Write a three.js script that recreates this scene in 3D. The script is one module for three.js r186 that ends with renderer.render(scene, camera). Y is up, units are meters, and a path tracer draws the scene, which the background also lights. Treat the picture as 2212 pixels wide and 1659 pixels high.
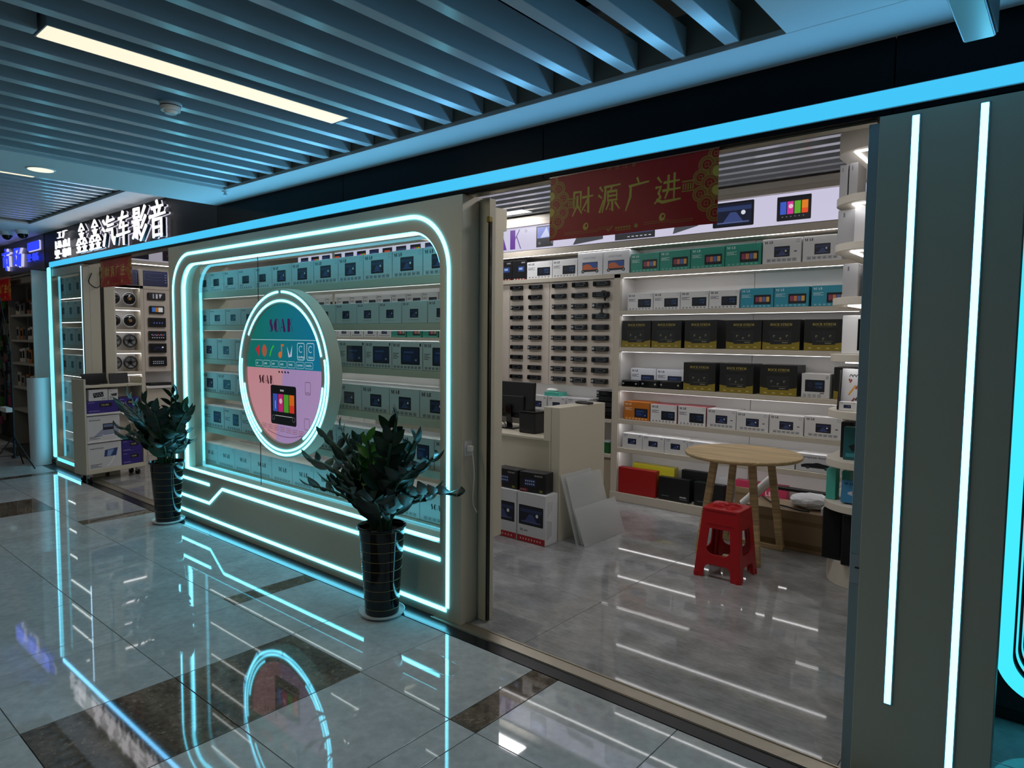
import * as THREE from 'three';
import { mergeGeometries } from 'three/addons/utils/BufferGeometryUtils.js';
import { RectAreaLightUniformsLib } from 'three/addons/lights/RectAreaLightUniformsLib.js';

// ---------------------------------------------------------------- camera, exposure
const renderer = new THREE.WebGLRenderer({ antialias: true });
renderer.toneMapping = THREE.LinearToneMapping;
renderer.toneMappingExposure = 1.0;
renderer.shadowMap.enabled = true;
RectAreaLightUniformsLib.init();
const scene = new THREE.Scene();
scene.background = new THREE.Color(0x000000);
const camera = new THREE.PerspectiveCamera(59.469, 2212 / 1659, 0.05, 80);
camera.position.set(0, 1.5, 2.4396);
{
  const right = new THREE.Vector3(0.76229, 0.009956, -0.647158), down = new THREE.Vector3(0.051286, -0.997667, 0.045062), fwd = new THREE.Vector3(-0.6452, -0.06754, -0.761023);
  camera.quaternion.setFromRotationMatrix(new THREE.Matrix4().makeBasis(right, down.clone().negate(), fwd.clone().negate()));
}
scene.add(camera);
// light levels of the place (radiance of each kind of lamp)
const CY = [0.2, 0.68, 1.0], CF = [0.17, 0.56, 1.0], WH = [1, 0.985, 1.0], WARM = [1, 0.88, 0.66];
const P_FASCIA = 8.5, P_LINE = 3.3, P_SHELF = 4.5, P_DISPLAY = 3.5, P_CEIL = 9.5, P_SHOPCEIL = 25, P_UNIT = 8, K_SHELF = 6;

// ---------------------------------------------------------------- helpers
let seed = 12345;
const rnd = () => { seed = (seed + 0x6d2b79f5) | 0; let t = Math.imul(seed ^ (seed >>> 15), 1 | seed); t = (t + Math.imul(t ^ (t >>> 7), 61 | t)) ^ t; return ((t ^ (t >>> 14)) >>> 0) / 4294967296; };
const rr = (a, b) => a + (b - a) * rnd();
const taken = new Map();
function numbered(name) { const n = taken.get(name) ?? 0; taken.set(name, n + 1); return n ? name + '_' + String(n).padStart(3, '0') : name; }
const V = (x, y, z) => new THREE.Vector3(x, y, z);
const S = (hex, o = {}) => new THREE.MeshStandardMaterial({ color: hex, roughness: 0.6, ...o });
const PH = (hex, o = {}) => new THREE.MeshPhysicalMaterial({ color: hex, roughness: 0.5, ...o });
const glow = (rgb, k = 1) => { const m = new THREE.MeshStandardMaterial({ color: 0x222222, roughness: 0.5 }); m.emissive.setRGB(...rgb); m.emissiveIntensity = k; return m; };
const bx = (w, h, d, x = 0, y = 0, z = 0) => new THREE.BoxGeometry(w, h, d).translate(x, y, z);
const span = (x0, x1, y0, y1, z0, z1) => bx(x1 - x0, y1 - y0, z1 - z0, (x0 + x1) / 2, (y0 + y1) / 2, (z0 + z1) / 2);
const cyl = (r0, r1, h, n = 24, x = 0, y = 0, z = 0) => new THREE.CylinderGeometry(r0, r1, h, n).translate(x, y, z);
function bar(a, b, r, n = 8) { const d = b.clone().sub(a), g = new THREE.CylinderGeometry(r, r, d.length(), n); g.applyQuaternion(new THREE.Quaternion().setFromUnitVectors(V(0, 1, 0), d.clone().normalize())); return g.translate((a.x + b.x) / 2, (a.y + b.y) / 2, (a.z + b.z) / 2); }
function tube(pts, r, seg = 24, n = 6) { return new THREE.TubeGeometry(new THREE.CatmullRomCurve3(pts), seg, r, n, false); }
// a box with chamfered edges; the +z face shows the print, the other faces the side colour strip of the texture
function bev(w, h, d, b = 0.003, print = false) {
  const P = [], N = [], U = [], I = [], hx = [w / 2, h / 2, d / 2];
  const key = new Map();
  const corner = (sx, sy, sz, axis) => {
    const k = [sx, sy, sz, axis].join();
    if (key.has(k)) return key.get(k);
    const s = [sx, sy, sz], p = s.map((q, i) => q * (i === axis ? hx[i] : hx[i] - b));
    const n = [0, 0, 0]; n[axis] = s[axis];
    P.push(...p); N.push(...n);
    if (print) { if (axis === 2 && sz > 0) U.push((p[0] / w + 0.5) * 0.96, p[1] / h + 0.5); else U.push(0.985, 0.5); }
    else { const [i, j] = axis === 0 ? [2, 1] : axis === 1 ? [0, 2] : [0, 1]; U.push(p[i], p[j]); }
    key.set(k, P.length / 3 - 1); return P.length / 3 - 1;
  };
  const at = (i) => V(P[i * 3], P[i * 3 + 1], P[i * 3 + 2]);
  const tri = (a, b2, c) => { const A = at(a), n = at(b2).sub(A).cross(at(c).sub(A)), m = A.clone().add(at(b2)).add(at(c)); if (n.dot(m) < 0) I.push(a, c, b2); else I.push(a, b2, c); };
  const quad = (a, b2, c, e) => { tri(a, b2, c); tri(a, c, e); };
  for (const axis of [0, 1, 2]) for (const s of [-1, 1]) {
    const mk = (u, v) => { const q = [0, 0, 0]; q[axis] = s; q[(axis + 1) % 3] = u; q[(axis + 2) % 3] = v; return corner(...q, axis); };
    quad(mk(-1, -1), mk(1, -1), mk(1, 1), mk(-1, 1));
  }
  for (const axis of [0, 1, 2]) for (const u of [-1, 1]) for (const v of [-1, 1]) {
    const a1 = (axis + 1) % 3, a2 = (axis + 2) % 3;
    const mk = (s, ax) => { const q = [0, 0, 0]; q[axis] = s; q[a1] = u; q[a2] = v; return corner(...q, ax); };
    quad(mk(-1, a1), mk(1, a1), mk(1, a2), mk(-1, a2));
  }
  for (const x of [-1, 1]) for (const y of [-1, 1]) for (const z of [-1, 1]) tri(corner(x, y, z, 0), corner(x, y, z, 1), corner(x, y, z, 2));
  const g = new THREE.BufferGeometry();
  g.setAttribute('position', new THREE.Float32BufferAttribute(P, 3)); g.setAttribute('normal', new THREE.Float32BufferAttribute(N, 3)); g.setAttribute('uv', new THREE.Float32BufferAttribute(U, 2));
  g.setIndex(I); return g;
}
const rb = (x0, x1, y0, y1, z0, z1, b = 0.004) => bev(x1 - x0, y1 - y0, z1 - z0, b).translate((x0 + x1) / 2, (y0 + y1) / 2, (z0 + z1) / 2);
function merged(gs) {
  gs = [].concat(gs);
  if (gs.length === 1) return gs[0];
  const any = gs.map((g) => { const q = g.index ? g.toNonIndexed() : g.clone(); for (const k of Object.keys(q.attributes)) if (!['position', 'normal', 'uv'].includes(k)) q.deleteAttribute(k); if (!q.attributes.uv) q.setAttribute('uv', new THREE.Float32BufferAttribute(new Float32Array(q.attributes.position.count * 2), 2)); return q; });
  return mergeGeometries(any);
}
function mesh(name, gs, m, parent) {
  const o = new THREE.Mesh(merged(gs), m); o.castShadow = o.receiveShadow = true;
  o.name = parent ? name : numbered(name); (parent ?? scene).add(o); return o;
}
function tag(o, label, category, group) { o.userData.label = label; o.userData.category = category; if (group) o.userData.group = group; return o; }
function thing(name, label, category, [x, y, z] = [0, 0, 0], turn = 0, group) { const o = new THREE.Group(); o.name = numbered(name); scene.add(o); o.position.set(x, y, z); o.rotation.y = turn; return tag(o, label, category, group); }
function struct(name, gs, m) { const o = gs ? mesh(name, gs, m) : new THREE.Group(); if (!gs) { o.name = numbered(name); scene.add(o); } o.userData.kind = 'structure'; return o; }
function dup(root, [x, y, z], turn, label) { const r = root.clone(); r.name = numbered(root.name.replace(/_\d{3}$/, '')); scene.add(r); r.position.set(x, y, z); r.rotation.y = turn; r.userData = { ...root.userData, label }; return r; }
function areaLight(parent, centre, dir, normal, w, h, rgb, k) {
  const L = new THREE.RectAreaLight(new THREE.Color().setRGB(...rgb), k, w, h);
  const z = normal.clone().normalize().negate(), x = dir.clone().normalize(), y = z.clone().cross(x);
  L.quaternion.setFromRotationMatrix(new THREE.Matrix4().makeBasis(x, y, z)); L.position.copy(centre); L.castShadow = true; parent.add(L); return L;
}
// straight glowing tube lying on a surface, with its lamp just in front of it
function ledStrip(name, label, a, b, normal, width, rgbGlow, kGlow, rgb, k, depth = 0.005, group) {
  const t = thing(name, label, 'light strip', [0, 0, 0], 0, group);
  const d = b.clone().sub(a), len = d.length(), c = a.clone().add(b).multiplyScalar(0.5), n = normal.clone().normalize();
  const x = d.clone().normalize(), y = n.clone().cross(x);
  const q = new THREE.Matrix4().makeBasis(x, y, n);
  const g = bev(len, width, depth, Math.min(width, depth) * 0.35).applyMatrix4(q).translate(c.x + n.x * depth / 2, c.y + n.y * depth / 2, c.z + n.z * depth / 2);
  mesh('glowing_tube', g, glow(rgbGlow, kGlow), t);
  mesh('channel', bev(len + 0.006, width + 0.008, 0.004, 0.001).applyMatrix4(q).translate(c.x + n.x * 0.002, c.y + n.y * 0.002, c.z + n.z * 0.002), M.alu, t);
  if (k) areaLight(t, c.clone().addScaledVector(n, depth + 0.003), x, n, len, width, rgb, k);
  return t;
}
// flat band along a path in a vertical xy plane
function ribbon(pts, w, depth, z) {
  const L = [], R = [];
  for (let i = 0; i < pts.length; i++) {
    const a = pts[Math.max(0, i - 1)], b = pts[Math.min(pts.length - 1, i + 1)];
    const dx = b[0] - a[0], dy = b[1] - a[1], l = Math.hypot(dx, dy) || 1;
    L.push(new THREE.Vector2(pts[i][0] - dy / l * w / 2, pts[i][1] + dx / l * w / 2)); R.push(new THREE.Vector2(pts[i][0] + dy / l * w / 2, pts[i][1] - dx / l * w / 2));
  }
  return new THREE.ExtrudeGeometry(new THREE.Shape([...L, ...R.reverse()]), { depth, bevelEnabled: false }).translate(0, 0, z);
}
const arc = (cx, cy, r, a0, a1, n = 16) => Array.from({ length: n + 1 }, (_, i) => { const a = (a0 + (a1 - a0) * i / n) * Math.PI / 180; return [cx + r * Math.cos(a), cy + r * Math.sin(a)]; });
function roundRect(x0, x1, y0, y1, r, path = new THREE.Shape()) {
  path.moveTo(x0 + r, y0); path.lineTo(x1 - r, y0); path.absarc(x1 - r, y0 + r, r, -Math.PI / 2, 0); path.lineTo(x1, y1 - r); path.absarc(x1 - r, y1 - r, r, 0, Math.PI / 2);
  path.lineTo(x0 + r, y1); path.absarc(x0 + r, y1 - r, r, Math.PI / 2, Math.PI); path.lineTo(x0, y0 + r); path.absarc(x0 + r, y0 + r, r, Math.PI, Math.PI * 1.5); return path;
}
const ORD = ['first', 'second', 'third', 'fourth', 'fifth', 'sixth', 'seventh', 'eighth', 'ninth', 'tenth', 'eleventh', 'twelfth', 'thirteenth', 'fourteenth', 'fifteenth', 'sixteenth', 'seventeenth', 'eighteenth', 'nineteenth', 'twentieth'];

// ---------------------------------------------------------------- textures
function canvas(w, h, draw) { const c = document.createElement('canvas'); c.width = w; c.height = h; draw(c.getContext('2d'), w, h); return c; }
function ctex(w, h, draw, o = {}) { const t = new THREE.CanvasTexture(canvas(w, h, draw)); t.colorSpace = THREE.SRGBColorSpace; t.magFilter = THREE.LinearFilter; Object.assign(t, o); return t; }
function noiseTex(n, fn, rep = true) {
  const d = new Uint8Array(n * n * 4);
  for (let y = 0; y < n; y++) for (let x = 0; x < n; x++) { const c = fn(x / n, y / n); for (let k = 0; k < 3; k++) d[(y * n + x) * 4 + k] = Math.max(0, Math.min(255, c[k])); d[(y * n + x) * 4 + 3] = 255; }
  const t = new THREE.DataTexture(d, n, n); t.colorSpace = THREE.SRGBColorSpace; t.magFilter = THREE.LinearFilter; if (rep) t.wrapS = t.wrapT = THREE.RepeatWrapping; t.needsUpdate = true; return t;
}
// tileable value noise
const lat = Array.from({ length: 4096 }, () => rnd());
function vn(x, y, p, s = 0) {
  const X = x * p, Y = y * p, x0 = Math.floor(X), y0 = Math.floor(Y), f = X - x0, g = Y - y0, sm = (t) => t * t * (3 - 2 * t);
  const h = (i, j) => lat[((((i % p) + p) % p) * 57 + (((j % p) + p) % p) * 131 + s * 977) % 4096];
  const a = h(x0, y0), b = h(x0 + 1, y0), c = h(x0, y0 + 1), d = h(x0 + 1, y0 + 1), u = sm(f), v = sm(g);
  return (a * (1 - u) + b * u) * (1 - v) + (c * (1 - u) + d * u) * v;
}
function vn2(x, y, px, py, s) { const X = x * px, Y = y * py, x0 = Math.floor(X), y0 = Math.floor(Y), f = X - x0, g = Y - y0, sm = (t) => t * t * (3 - 2 * t), h = (i, j) => lat[((((i % px) + px) % px) * 57 + (((j % py) + py) % py) * 131 + s * 977) % 4096], u = sm(f), v = sm(g); return (h(x0, y0) * (1 - u) + h(x0 + 1, y0) * u) * (1 - v) + (h(x0, y0 + 1) * (1 - u) + h(x0 + 1, y0 + 1) * u) * v; }
const fbm = (x, y, p, s = 0) => vn(x, y, p, s) * 0.5 + vn(x, y, p * 2, s + 1) * 0.25 + vn(x, y, p * 4, s + 2) * 0.15 + vn(x, y, p * 8, s + 3) * 0.1;

// lettering in the fat and thin style of the shop's name; (x, y) is the upper left corner, h the height
function soak(c, x, y, h, colour, n = 4) {
  c.save(); c.translate(x, y); c.scale(h / 100, h / 100); c.fillStyle = c.strokeStyle = colour; c.lineWidth = 5; c.lineCap = 'round';
  if (n >= 4) { c.beginPath(); c.moveTo(8, 24); c.bezierCurveTo(8, -4, 40, -4, 46, 14); c.bezierCurveTo(40, 6, 36, 10, 40, 28); c.bezierCurveTo(46, 44, 60, 60, 56, 80); c.bezierCurveTo(52, 100, 14, 106, 4, 86); c.bezierCurveTo(16, 98, 30, 94, 28, 78); c.bezierCurveTo(26, 58, 8, 48, 8, 24); c.fill(); }
  c.save(); c.translate(n >= 4 ? 72 : 0, 0); c.beginPath(); c.ellipse(38, 50, 36, 48, 0, 0, 7); c.stroke(); c.beginPath(); c.ellipse(38, 50, 36, 48, 0, Math.PI / 2, Math.PI * 1.5); c.fill(); c.restore();
  c.save(); c.translate(n >= 4 ? 160 : 88, 0); c.beginPath(); c.moveTo(32, 2); c.lineTo(2, 98); c.stroke(); c.beginPath(); c.moveTo(30, 0); c.lineTo(44, 0); c.lineTo(78, 100); c.lineTo(44, 100); c.closePath(); c.fill(); c.beginPath(); c.moveTo(14, 66); c.lineTo(50, 66); c.stroke(); c.restore();
  c.save(); c.translate(n >= 4 ? 262 : 190, 0); c.fillRect(0, 0, 34, 100); c.beginPath(); c.moveTo(34, 46); c.lineTo(62, 2); c.moveTo(44, 36); c.lineTo(70, 98); c.stroke(); c.restore();
  c.restore();
}
// hand-drawn brush characters: polylines on a 100 x 100 grid, y down
const GOLD = [[50, 5, 8, 42], [50, 5, 92, 42], [30, 42, 70, 42], [18, 62, 82, 62], [50, 42, 50, 92], [32, 70, 38, 84], [68, 70, 62, 84], [8, 94, 92, 94]];
const sub = (g, x, y, s) => g.map((p) => p.map((v, i) => (i % 2 ? y : x) + v * s));
const GLYPH = {
  cai: [[12, 16, 12, 66], [12, 16, 42, 16, 42, 66], [27, 30, 27, 58, 8, 92], [30, 64, 46, 86], [50, 36, 94, 34], [76, 6, 76, 90, 62, 80], [76, 40, 50, 76]],
  yuan: [[10, 12, 20, 24], [5, 38, 16, 46], [8, 92, 24, 56], [30, 14, 95, 12], [34, 14, 31, 55, 20, 92], [62, 14, 56, 28], [44, 30, 44, 58], [44, 30, 82, 30, 82, 58], [44, 44, 82, 44], [44, 58, 82, 58], [63, 58, 63, 94, 54, 86], [48, 66, 38, 84], [76, 66, 92, 86]],
  guang: [[50, 2, 56, 16], [18, 24, 94, 18], [24, 24, 22, 58, 4, 96]],
  jin: [[14, 12, 26, 26], [8, 42, 26, 40, 18, 60, 26, 72, 6, 88], [12, 80, 34, 88, 98, 84], [38, 30, 92, 28], [34, 54, 96, 52], [54, 10, 54, 54, 44, 76], [76, 6, 76, 78]],
  cheng: [[12, 10, 22, 22], [4, 38, 22, 38, 22, 84, 32, 74], [40, 26, 92, 26], [44, 26, 42, 66, 34, 92], [44, 48, 60, 48, 58, 76], [70, 4, 78, 62, 94, 92], [88, 44, 64, 90], [80, 8, 90, 18]],
  xin: [[26, 6, 4, 48], [18, 34, 18, 94], [62, 4, 68, 14], [36, 22, 94, 22], [46, 38, 86, 38], [46, 52, 86, 52], [46, 66, 46, 94], [46, 66, 86, 66, 86, 94], [46, 92, 86, 92]],
  jing: [[26, 6, 8, 34, 26, 34], [28, 32, 8, 62, 34, 58], [6, 90, 34, 80], [46, 12, 84, 12, 46, 50], [62, 28, 92, 52], [48, 62, 90, 62], [68, 62, 68, 90], [42, 92, 96, 92]],
  ying: [[8, 16, 92, 16], [32, 6, 32, 26], [68, 6, 68, 26], [12, 34, 10, 48], [12, 34, 90, 34, 86, 48], [30, 46, 30, 62, 70, 62, 70, 46, 30, 46], [22, 72, 22, 96], [22, 72, 80, 72, 80, 96], [22, 94, 80, 94]],
  xinx: [...sub(GOLD, 22, 0, 0.56), ...sub(GOLD, 0, 50, 0.48), ...sub(GOLD, 52, 50, 0.48)],
  qi: [[10, 14, 20, 24], [5, 38, 16, 46], [8, 92, 24, 58], [48, 4, 34, 26], [44, 18, 92, 16], [46, 32, 84, 31], [36, 46, 78, 45, 80, 74, 92, 92, 98, 74]],
  che: [[22, 20, 86, 18], [52, 2, 26, 48, 84, 46], [6, 70, 96, 66], [54, 34, 54, 99]],
  ying2: [[18, 6, 18, 30], [18, 6, 52, 6, 52, 30], [18, 18, 52, 18], [18, 30, 52, 30], [35, 32, 35, 38], [6, 41, 64, 40], [18, 50, 50, 50, 50, 62, 18, 62, 18, 50], [35, 62, 35, 94, 27, 88], [22, 70, 8, 88], [48, 70, 62, 86], [92, 4, 66, 34], [95, 32, 66, 62], [98, 60, 60, 98]],
  yin: [[50, 0, 56, 12], [20, 17, 84, 15], [34, 20, 40, 34], [68, 20, 60, 34], [4, 40, 97, 37], [26, 50, 26, 98], [26, 50, 76, 50, 76, 98], [26, 72, 76, 72], [26, 94, 76, 94]],
  gong: [[15, 15, 85, 15], [50, 15, 50, 85], [4, 86, 96, 86]],
  chang: [[14, 15, 94, 14], [20, 15, 18, 56, 4, 96]],
  zong: [[34, 4, 42, 16], [68, 4, 58, 16], [28, 22, 28, 48, 74, 48, 74, 22, 28, 22], [12, 62, 6, 84], [30, 58, 34, 88, 76, 88, 78, 72], [50, 58, 56, 70], [84, 58, 94, 78]],
  dian: [[50, 2, 54, 12], [16, 16, 94, 16], [20, 16, 18, 60, 6, 96], [58, 24, 58, 54], [58, 38, 88, 38], [36, 56, 36, 92], [36, 56, 82, 56, 82, 92], [36, 90, 82, 90]],
  shi: [[48, 2, 54, 14], [6, 22, 95, 20], [20, 40, 20, 82], [20, 40, 82, 40, 82, 84, 70, 78], [50, 22, 50, 98]],
  chang2: [[4, 36, 34, 34], [20, 10, 20, 72], [2, 80, 36, 70], [44, 14, 86, 12, 52, 44, 94, 42, 84, 94, 72, 88], [66, 44, 42, 80], [80, 44, 54, 92]],
};
function strokePoly(p, w) {
  const pts = []; for (let i = 0; i < p.length; i += 2) pts.push([p[i], p[i + 1]]);
  const L = [], R = [], n = pts.length;
  for (let i = 0; i < n; i++) {
    const a = pts[Math.max(0, i - 1)], b = pts[Math.min(n - 1, i + 1)], dx = b[0] - a[0], dy = b[1] - a[1], l = Math.hypot(dx, dy) || 1;
    const k = (i === 0 ? 0.85 : i === n - 1 ? 0.5 : 0.95) * w / 2, ex = i === 0 ? -w * 0.25 : i === n - 1 ? w * 0.35 : 0;
    const X = pts[i][0] + dx / l * ex, Y = pts[i][1] + dy / l * ex;
    L.push([X - dy / l * k, Y + dx / l * k]); R.push([X + dy / l * k, Y - dx / l * k]);
  }
  return [...L, ...R.reverse()];
}
function glyph2d(c, g, x, y, w, h, stroke, colour) {
  c.fillStyle = colour;
  for (const p of GLYPH[g]) { const q = strokePoly(p, stroke); c.beginPath(); q.forEach(([a, b], i) => c[i ? 'lineTo' : 'moveTo'](x + a * w / 100, y + b * h / 100)); c.closePath(); c.fill(); }
}
function glyph3d(g, w, h, stroke, depth) {
  return merged(GLYPH[g].map((p) => { let q = strokePoly(p, stroke).map(([a, b]) => new THREE.Vector2(a * w / 100, (100 - b) * h / 100)); if (!THREE.ShapeUtils.isClockWise(q)) q = q; return new THREE.ExtrudeGeometry(new THREE.Shape(q), { depth, bevelEnabled: false }); }));
}
const fr = (c, col, x, y, w, h) => { c.fillStyle = col; c.fillRect(x, y, w, h); };
const rrect = (c, x, y, w, h, r) => { c.beginPath(); c.moveTo(x + r, y); c.arcTo(x + w, y, x + w, y + h, r); c.arcTo(x + w, y + h, x, y + h, r); c.arcTo(x, y + h, x, y, r); c.arcTo(x, y, x + w, y, r); c.closePath(); };
const txt = (c, s, x, y, px, col, font = 'sans-serif', weight = 'bold') => { c.fillStyle = col; c.font = `${weight} ${px}px ${font}`; c.fillText(s, x, y); };
// a picture of a head unit printed on boxes and posters
function unit(c, x, y, w, h, kind) {
  c.fillStyle = '#0b0d12'; rrect(c, x, y, w, h, w * 0.03); c.fill();
  const sx = x + w * 0.06, sy = y + h * 0.08, sw = w * 0.88, sh = h * 0.84;
  if (kind === 'road') { fr(c, '#141a30', sx, sy, sw, sh); fr(c, '#2c3a66', sx, sy + sh * 0.12, sw, sh * 0.2); c.fillStyle = '#3a4a80'; c.beginPath(); c.moveTo(sx + sw * 0.42, sy + sh * 0.4); c.lineTo(sx + sw * 0.58, sy + sh * 0.4); c.lineTo(sx + sw * 0.78, sy + sh * 0.86); c.lineTo(sx + sw * 0.22, sy + sh * 0.86); c.fill(); c.fillStyle = '#e8ecf4'; c.beginPath(); c.arc(sx + sw * 0.78, sy + sh * 0.45, sh * 0.11, 0, 7); c.fill(); fr(c, '#5b6a9c', sx + sw * 0.06, sy + sh * 0.86, sw * 0.88, sh * 0.06); }
  else if (kind === 'blue') { fr(c, '#1b2a50', sx, sy, sw, sh); fr(c, '#44609a', sx + sw * 0.1, sy + sh * 0.2, sw * 0.6, sh * 0.12); fr(c, '#26407c', sx + sw * 0.05, sy + sh * 0.45, sw * 0.5, sh * 0.4); fr(c, '#8fa6cc', sx + sw * 0.78, sy + sh * 0.72, sw * 0.12, sh * 0.12); }
  else if (kind === 'dash') { fr(c, '#0e1424', sx, sy, sw, sh); fr(c, '#2a4a74', sx + sw * 0.52, sy + sh * 0.15, sw * 0.42, sh * 0.24); fr(c, '#223a60', sx + sw * 0.52, sy + sh * 0.5, sw * 0.42, sh * 0.24); c.strokeStyle = '#4a6488'; c.lineWidth = w * 0.012; c.beginPath(); c.arc(sx + sw * 0.24, sy + sh * 0.42, sh * 0.2, 0, 7); c.stroke(); fr(c, '#8aa0b8', sx + sw * 0.8, sy + sh * 0.62, sw * 0.06, sh * 0.08); }
  else { fr(c, '#101018', sx, sy, sw, sh); const cols = kind === 'tiles' ? ['#3f5fd0', '#e0379c', '#62b82e', '#f28a1e'] : ['#a04a68', '#e08a58', '#5a78c0', '#e6b25a']; cols.forEach((q, i) => { fr(c, q, sx + sw * (0.04 + i * 0.24), sy + sh * 0.16, sw * 0.21, sh * 0.62); }); if (kind === 'tiles') { c.fillStyle = '#f7d3e4'; c.beginPath(); c.arc(sx + sw * 0.4, sy + sh * 0.4, sh * 0.11, 0, 7); c.fill(); fr(c, '#f4531e', sx + sw * 0.76, sy + sh * 0.55, sw * 0.21, sh * 0.23); } for (let i = 0; i < 6; i++) fr(c, '#8a8a96', sx + sw * (0.1 + i * 0.14), sy + sh * 0.88, sw * 0.05, sh * 0.04); }
}
const icons = (c, x, y, w, n, s, col) => { for (let i = 0; i < n; i++) { c.strokeStyle = c.fillStyle = col; c.lineWidth = s * 0.12; c.strokeRect(x + i * w, y, s * 1.2, s * 0.8); c.fillRect(x + i * w + s * 0.2, y + s * 0.25, s * 0.8, s * 0.3); } };
// print of a carton: the front fills 96 % of the width, the last strip is the colour of its other sides
const cards = {};
function card(key, w, h, base, side, draw) {
  cards[key] = new THREE.MeshStandardMaterial({ roughness: 0.42, map: ctex(w, h, (c) => { fr(c, base, 0, 0, w, h); c.save(); c.scale(0.96, 1); draw(c, w, h); c.restore(); fr(c, side, Math.ceil(w * 0.96), 0, w, h); }) });
}
const lines = (c, x, y, w, n, s, col) => { for (let i = 0; i < n; i++) fr(c, col, x, y + i * s * 2, w * (i % 2 ? 0.7 : 1), s * 0.8); };
card('showA', 256, 160, '#d9dde0', '#c9cdd0', (c) => { soak(c, 14, 14, 22, '#1c1c20'); unit(c, 70, 42, 112, 82, 'road'); icons(c, 22, 136, 37, 6, 20, '#4a4e54'); c.strokeStyle = '#9aa0a4'; c.strokeRect(224, 12, 18, 22); });
card('showA2', 256, 160, '#d9dde0', '#c9cdd0', (c) => { soak(c, 14, 12, 18, '#3c3c40'); unit(c, 62, 56, 104, 58, 'dash'); lines(c, 20, 122, 60, 2, 4, '#606468'); icons(c, 22, 140, 33, 6, 14, '#5a5e64'); c.strokeStyle = '#9aa0a4'; c.strokeRect(224, 12, 18, 22); });
card('showB', 256, 160, '#d3d8d8', '#c9cdd0', (c) => { soak(c, 12, 12, 18, '#3c3c40'); unit(c, 84, 58, 84, 62, 'road'); lines(c, 70, 134, 110, 1, 4, '#a0a4a8'); });
card('showC', 288, 170, '#d6dada', '#c9cdd0', (c) => { soak(c, 12, 12, 20, '#26262a'); unit(c, 88, 32, 176, 106, 'blue'); lines(c, 12, 70, 56, 4, 5, '#5a5e60'); icons(c, 20, 148, 33, 8, 16, '#2a2e34'); fr(c, '#303438', 262, 10, 14, 18); });
card('showD', 256, 165, '#d6dada', '#c9cdd0', (c) => { soak(c, 14, 14, 24, '#1c1c20'); unit(c, 82, 52, 104, 76, 'road'); icons(c, 26, 142, 36, 6, 20, '#4a4e54'); });
card('showE', 288, 180, '#d6dada', '#c9cdd0', (c) => { soak(c, 14, 14, 20, '#26262a'); unit(c, 150, 42, 100, 92, 'blue'); lines(c, 14, 76, 90, 3, 5, '#44484c'); icons(c, 60, 152, 36, 6, 18, '#44484c'); });
card('showF', 256, 165, '#d9dddd', '#e2e2e0', (c) => { soak(c, 86, 58, 32, '#141418'); icons(c, 34, 138, 34, 6, 20, '#6a6e74'); c.strokeStyle = '#9aa0a4'; c.strokeRect(226, 12, 18, 22); });
const lightPrint = (key, base, side, dark, kind, red) => card(key, 288, 176, base, side, (c) => { soak(c, 14, 14, 22, dark); unit(c, 120, 62, 146, 86, kind); lines(c, 14, 58, 80, 3, 5, dark); c.strokeStyle = dark; c.globalAlpha = 0.5; c.strokeRect(256, 12, 20, 22); c.globalAlpha = 1; icons(c, 24, 156, 36, 7, 14, red ?? dark); });
lightPrint('green', '#2f9a84', '#227a68', '#d8efe8', 'warm', '#a8d8cc'); lightPrint('teal', '#2f9bb4', '#1f7f92', '#cfeaf0', 'warm', '#bfe0e8'); lightPrint('white', '#e6e6e6', '#d8d8d8', '#2a2a2e', 'dash'); lightPrint('redtop', '#e8e8e8', '#a05058', '#2a2a2e', 'dash');
lightPrint('orange', '#c8741e', '#b86a1c', '#efe0cc', 'blue', '#f4ead8'); lightPrint('blueunit', '#d4d8e0', '#c4c8d0', '#2a2a2e', 'blue');
card('plainwhite', 288, 176, '#dedede', '#d4d4d4', (c) => { soak(c, 14, 14, 20, '#3a3a3e'); unit(c, 88, 56, 116, 74, 'road'); icons(c, 36, 144, 38, 6, 22, '#50545a'); c.strokeStyle = '#8a8e92'; c.strokeRect(252, 14, 20, 18); fr(c, '#3a3e44', 236, 92, 20, 8); });
card('soft', 256, 170, '#d2d2d2', '#cacaca', (c) => { unit(c, 34, 44, 176, 84, 'dash'); fr(c, '#b0b0b4', 218, 14, 24, 24); icons(c, 18, 146, 44, 4, 24, '#787c82'); fr(c, '#3a3e44', 170, 134, 36, 6); });
card('rock', 320, 256, '#101312', '#17181a', (c, w, h) => { c.fillStyle = '#8f7d20'; c.beginPath(); c.moveTo(0, 188); c.bezierCurveTo(80, 205, 240, 205, 320, 184); c.lineTo(320, 256); c.lineTo(0, 256); c.fill(); txt(c, 'ROCK STREM', 66, 52, 28, '#b3a24a', 'serif'); fr(c, '#5c5630', 96, 60, 130, 3); c.fillStyle = '#1d2022'; c.beginPath(); c.moveTo(52, 96); c.lineTo(252, 92); c.lineTo(252, 206); c.lineTo(72, 210); c.fill(); for (const [x, y] of [[102, 140], [212, 138], [158, 160]]) { c.fillStyle = '#8f8c68'; c.beginPath(); c.arc(x, y, 10, 0, 7); c.fill(); c.fillStyle = '#1a1a1a'; c.beginPath(); c.arc(x + 3, y + 2, 6, 0, 7); c.fill(); } fr(c, '#77735a', 100, 178, 130, 3); fr(c, '#a8a488', 170, 192, 50, 5); for (let i = 0; i < 7; i++) fr(c, ['#c4bb88', '#7a6a20'][i % 2], 40 + i * 36, 232, 22, 8); });
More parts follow.
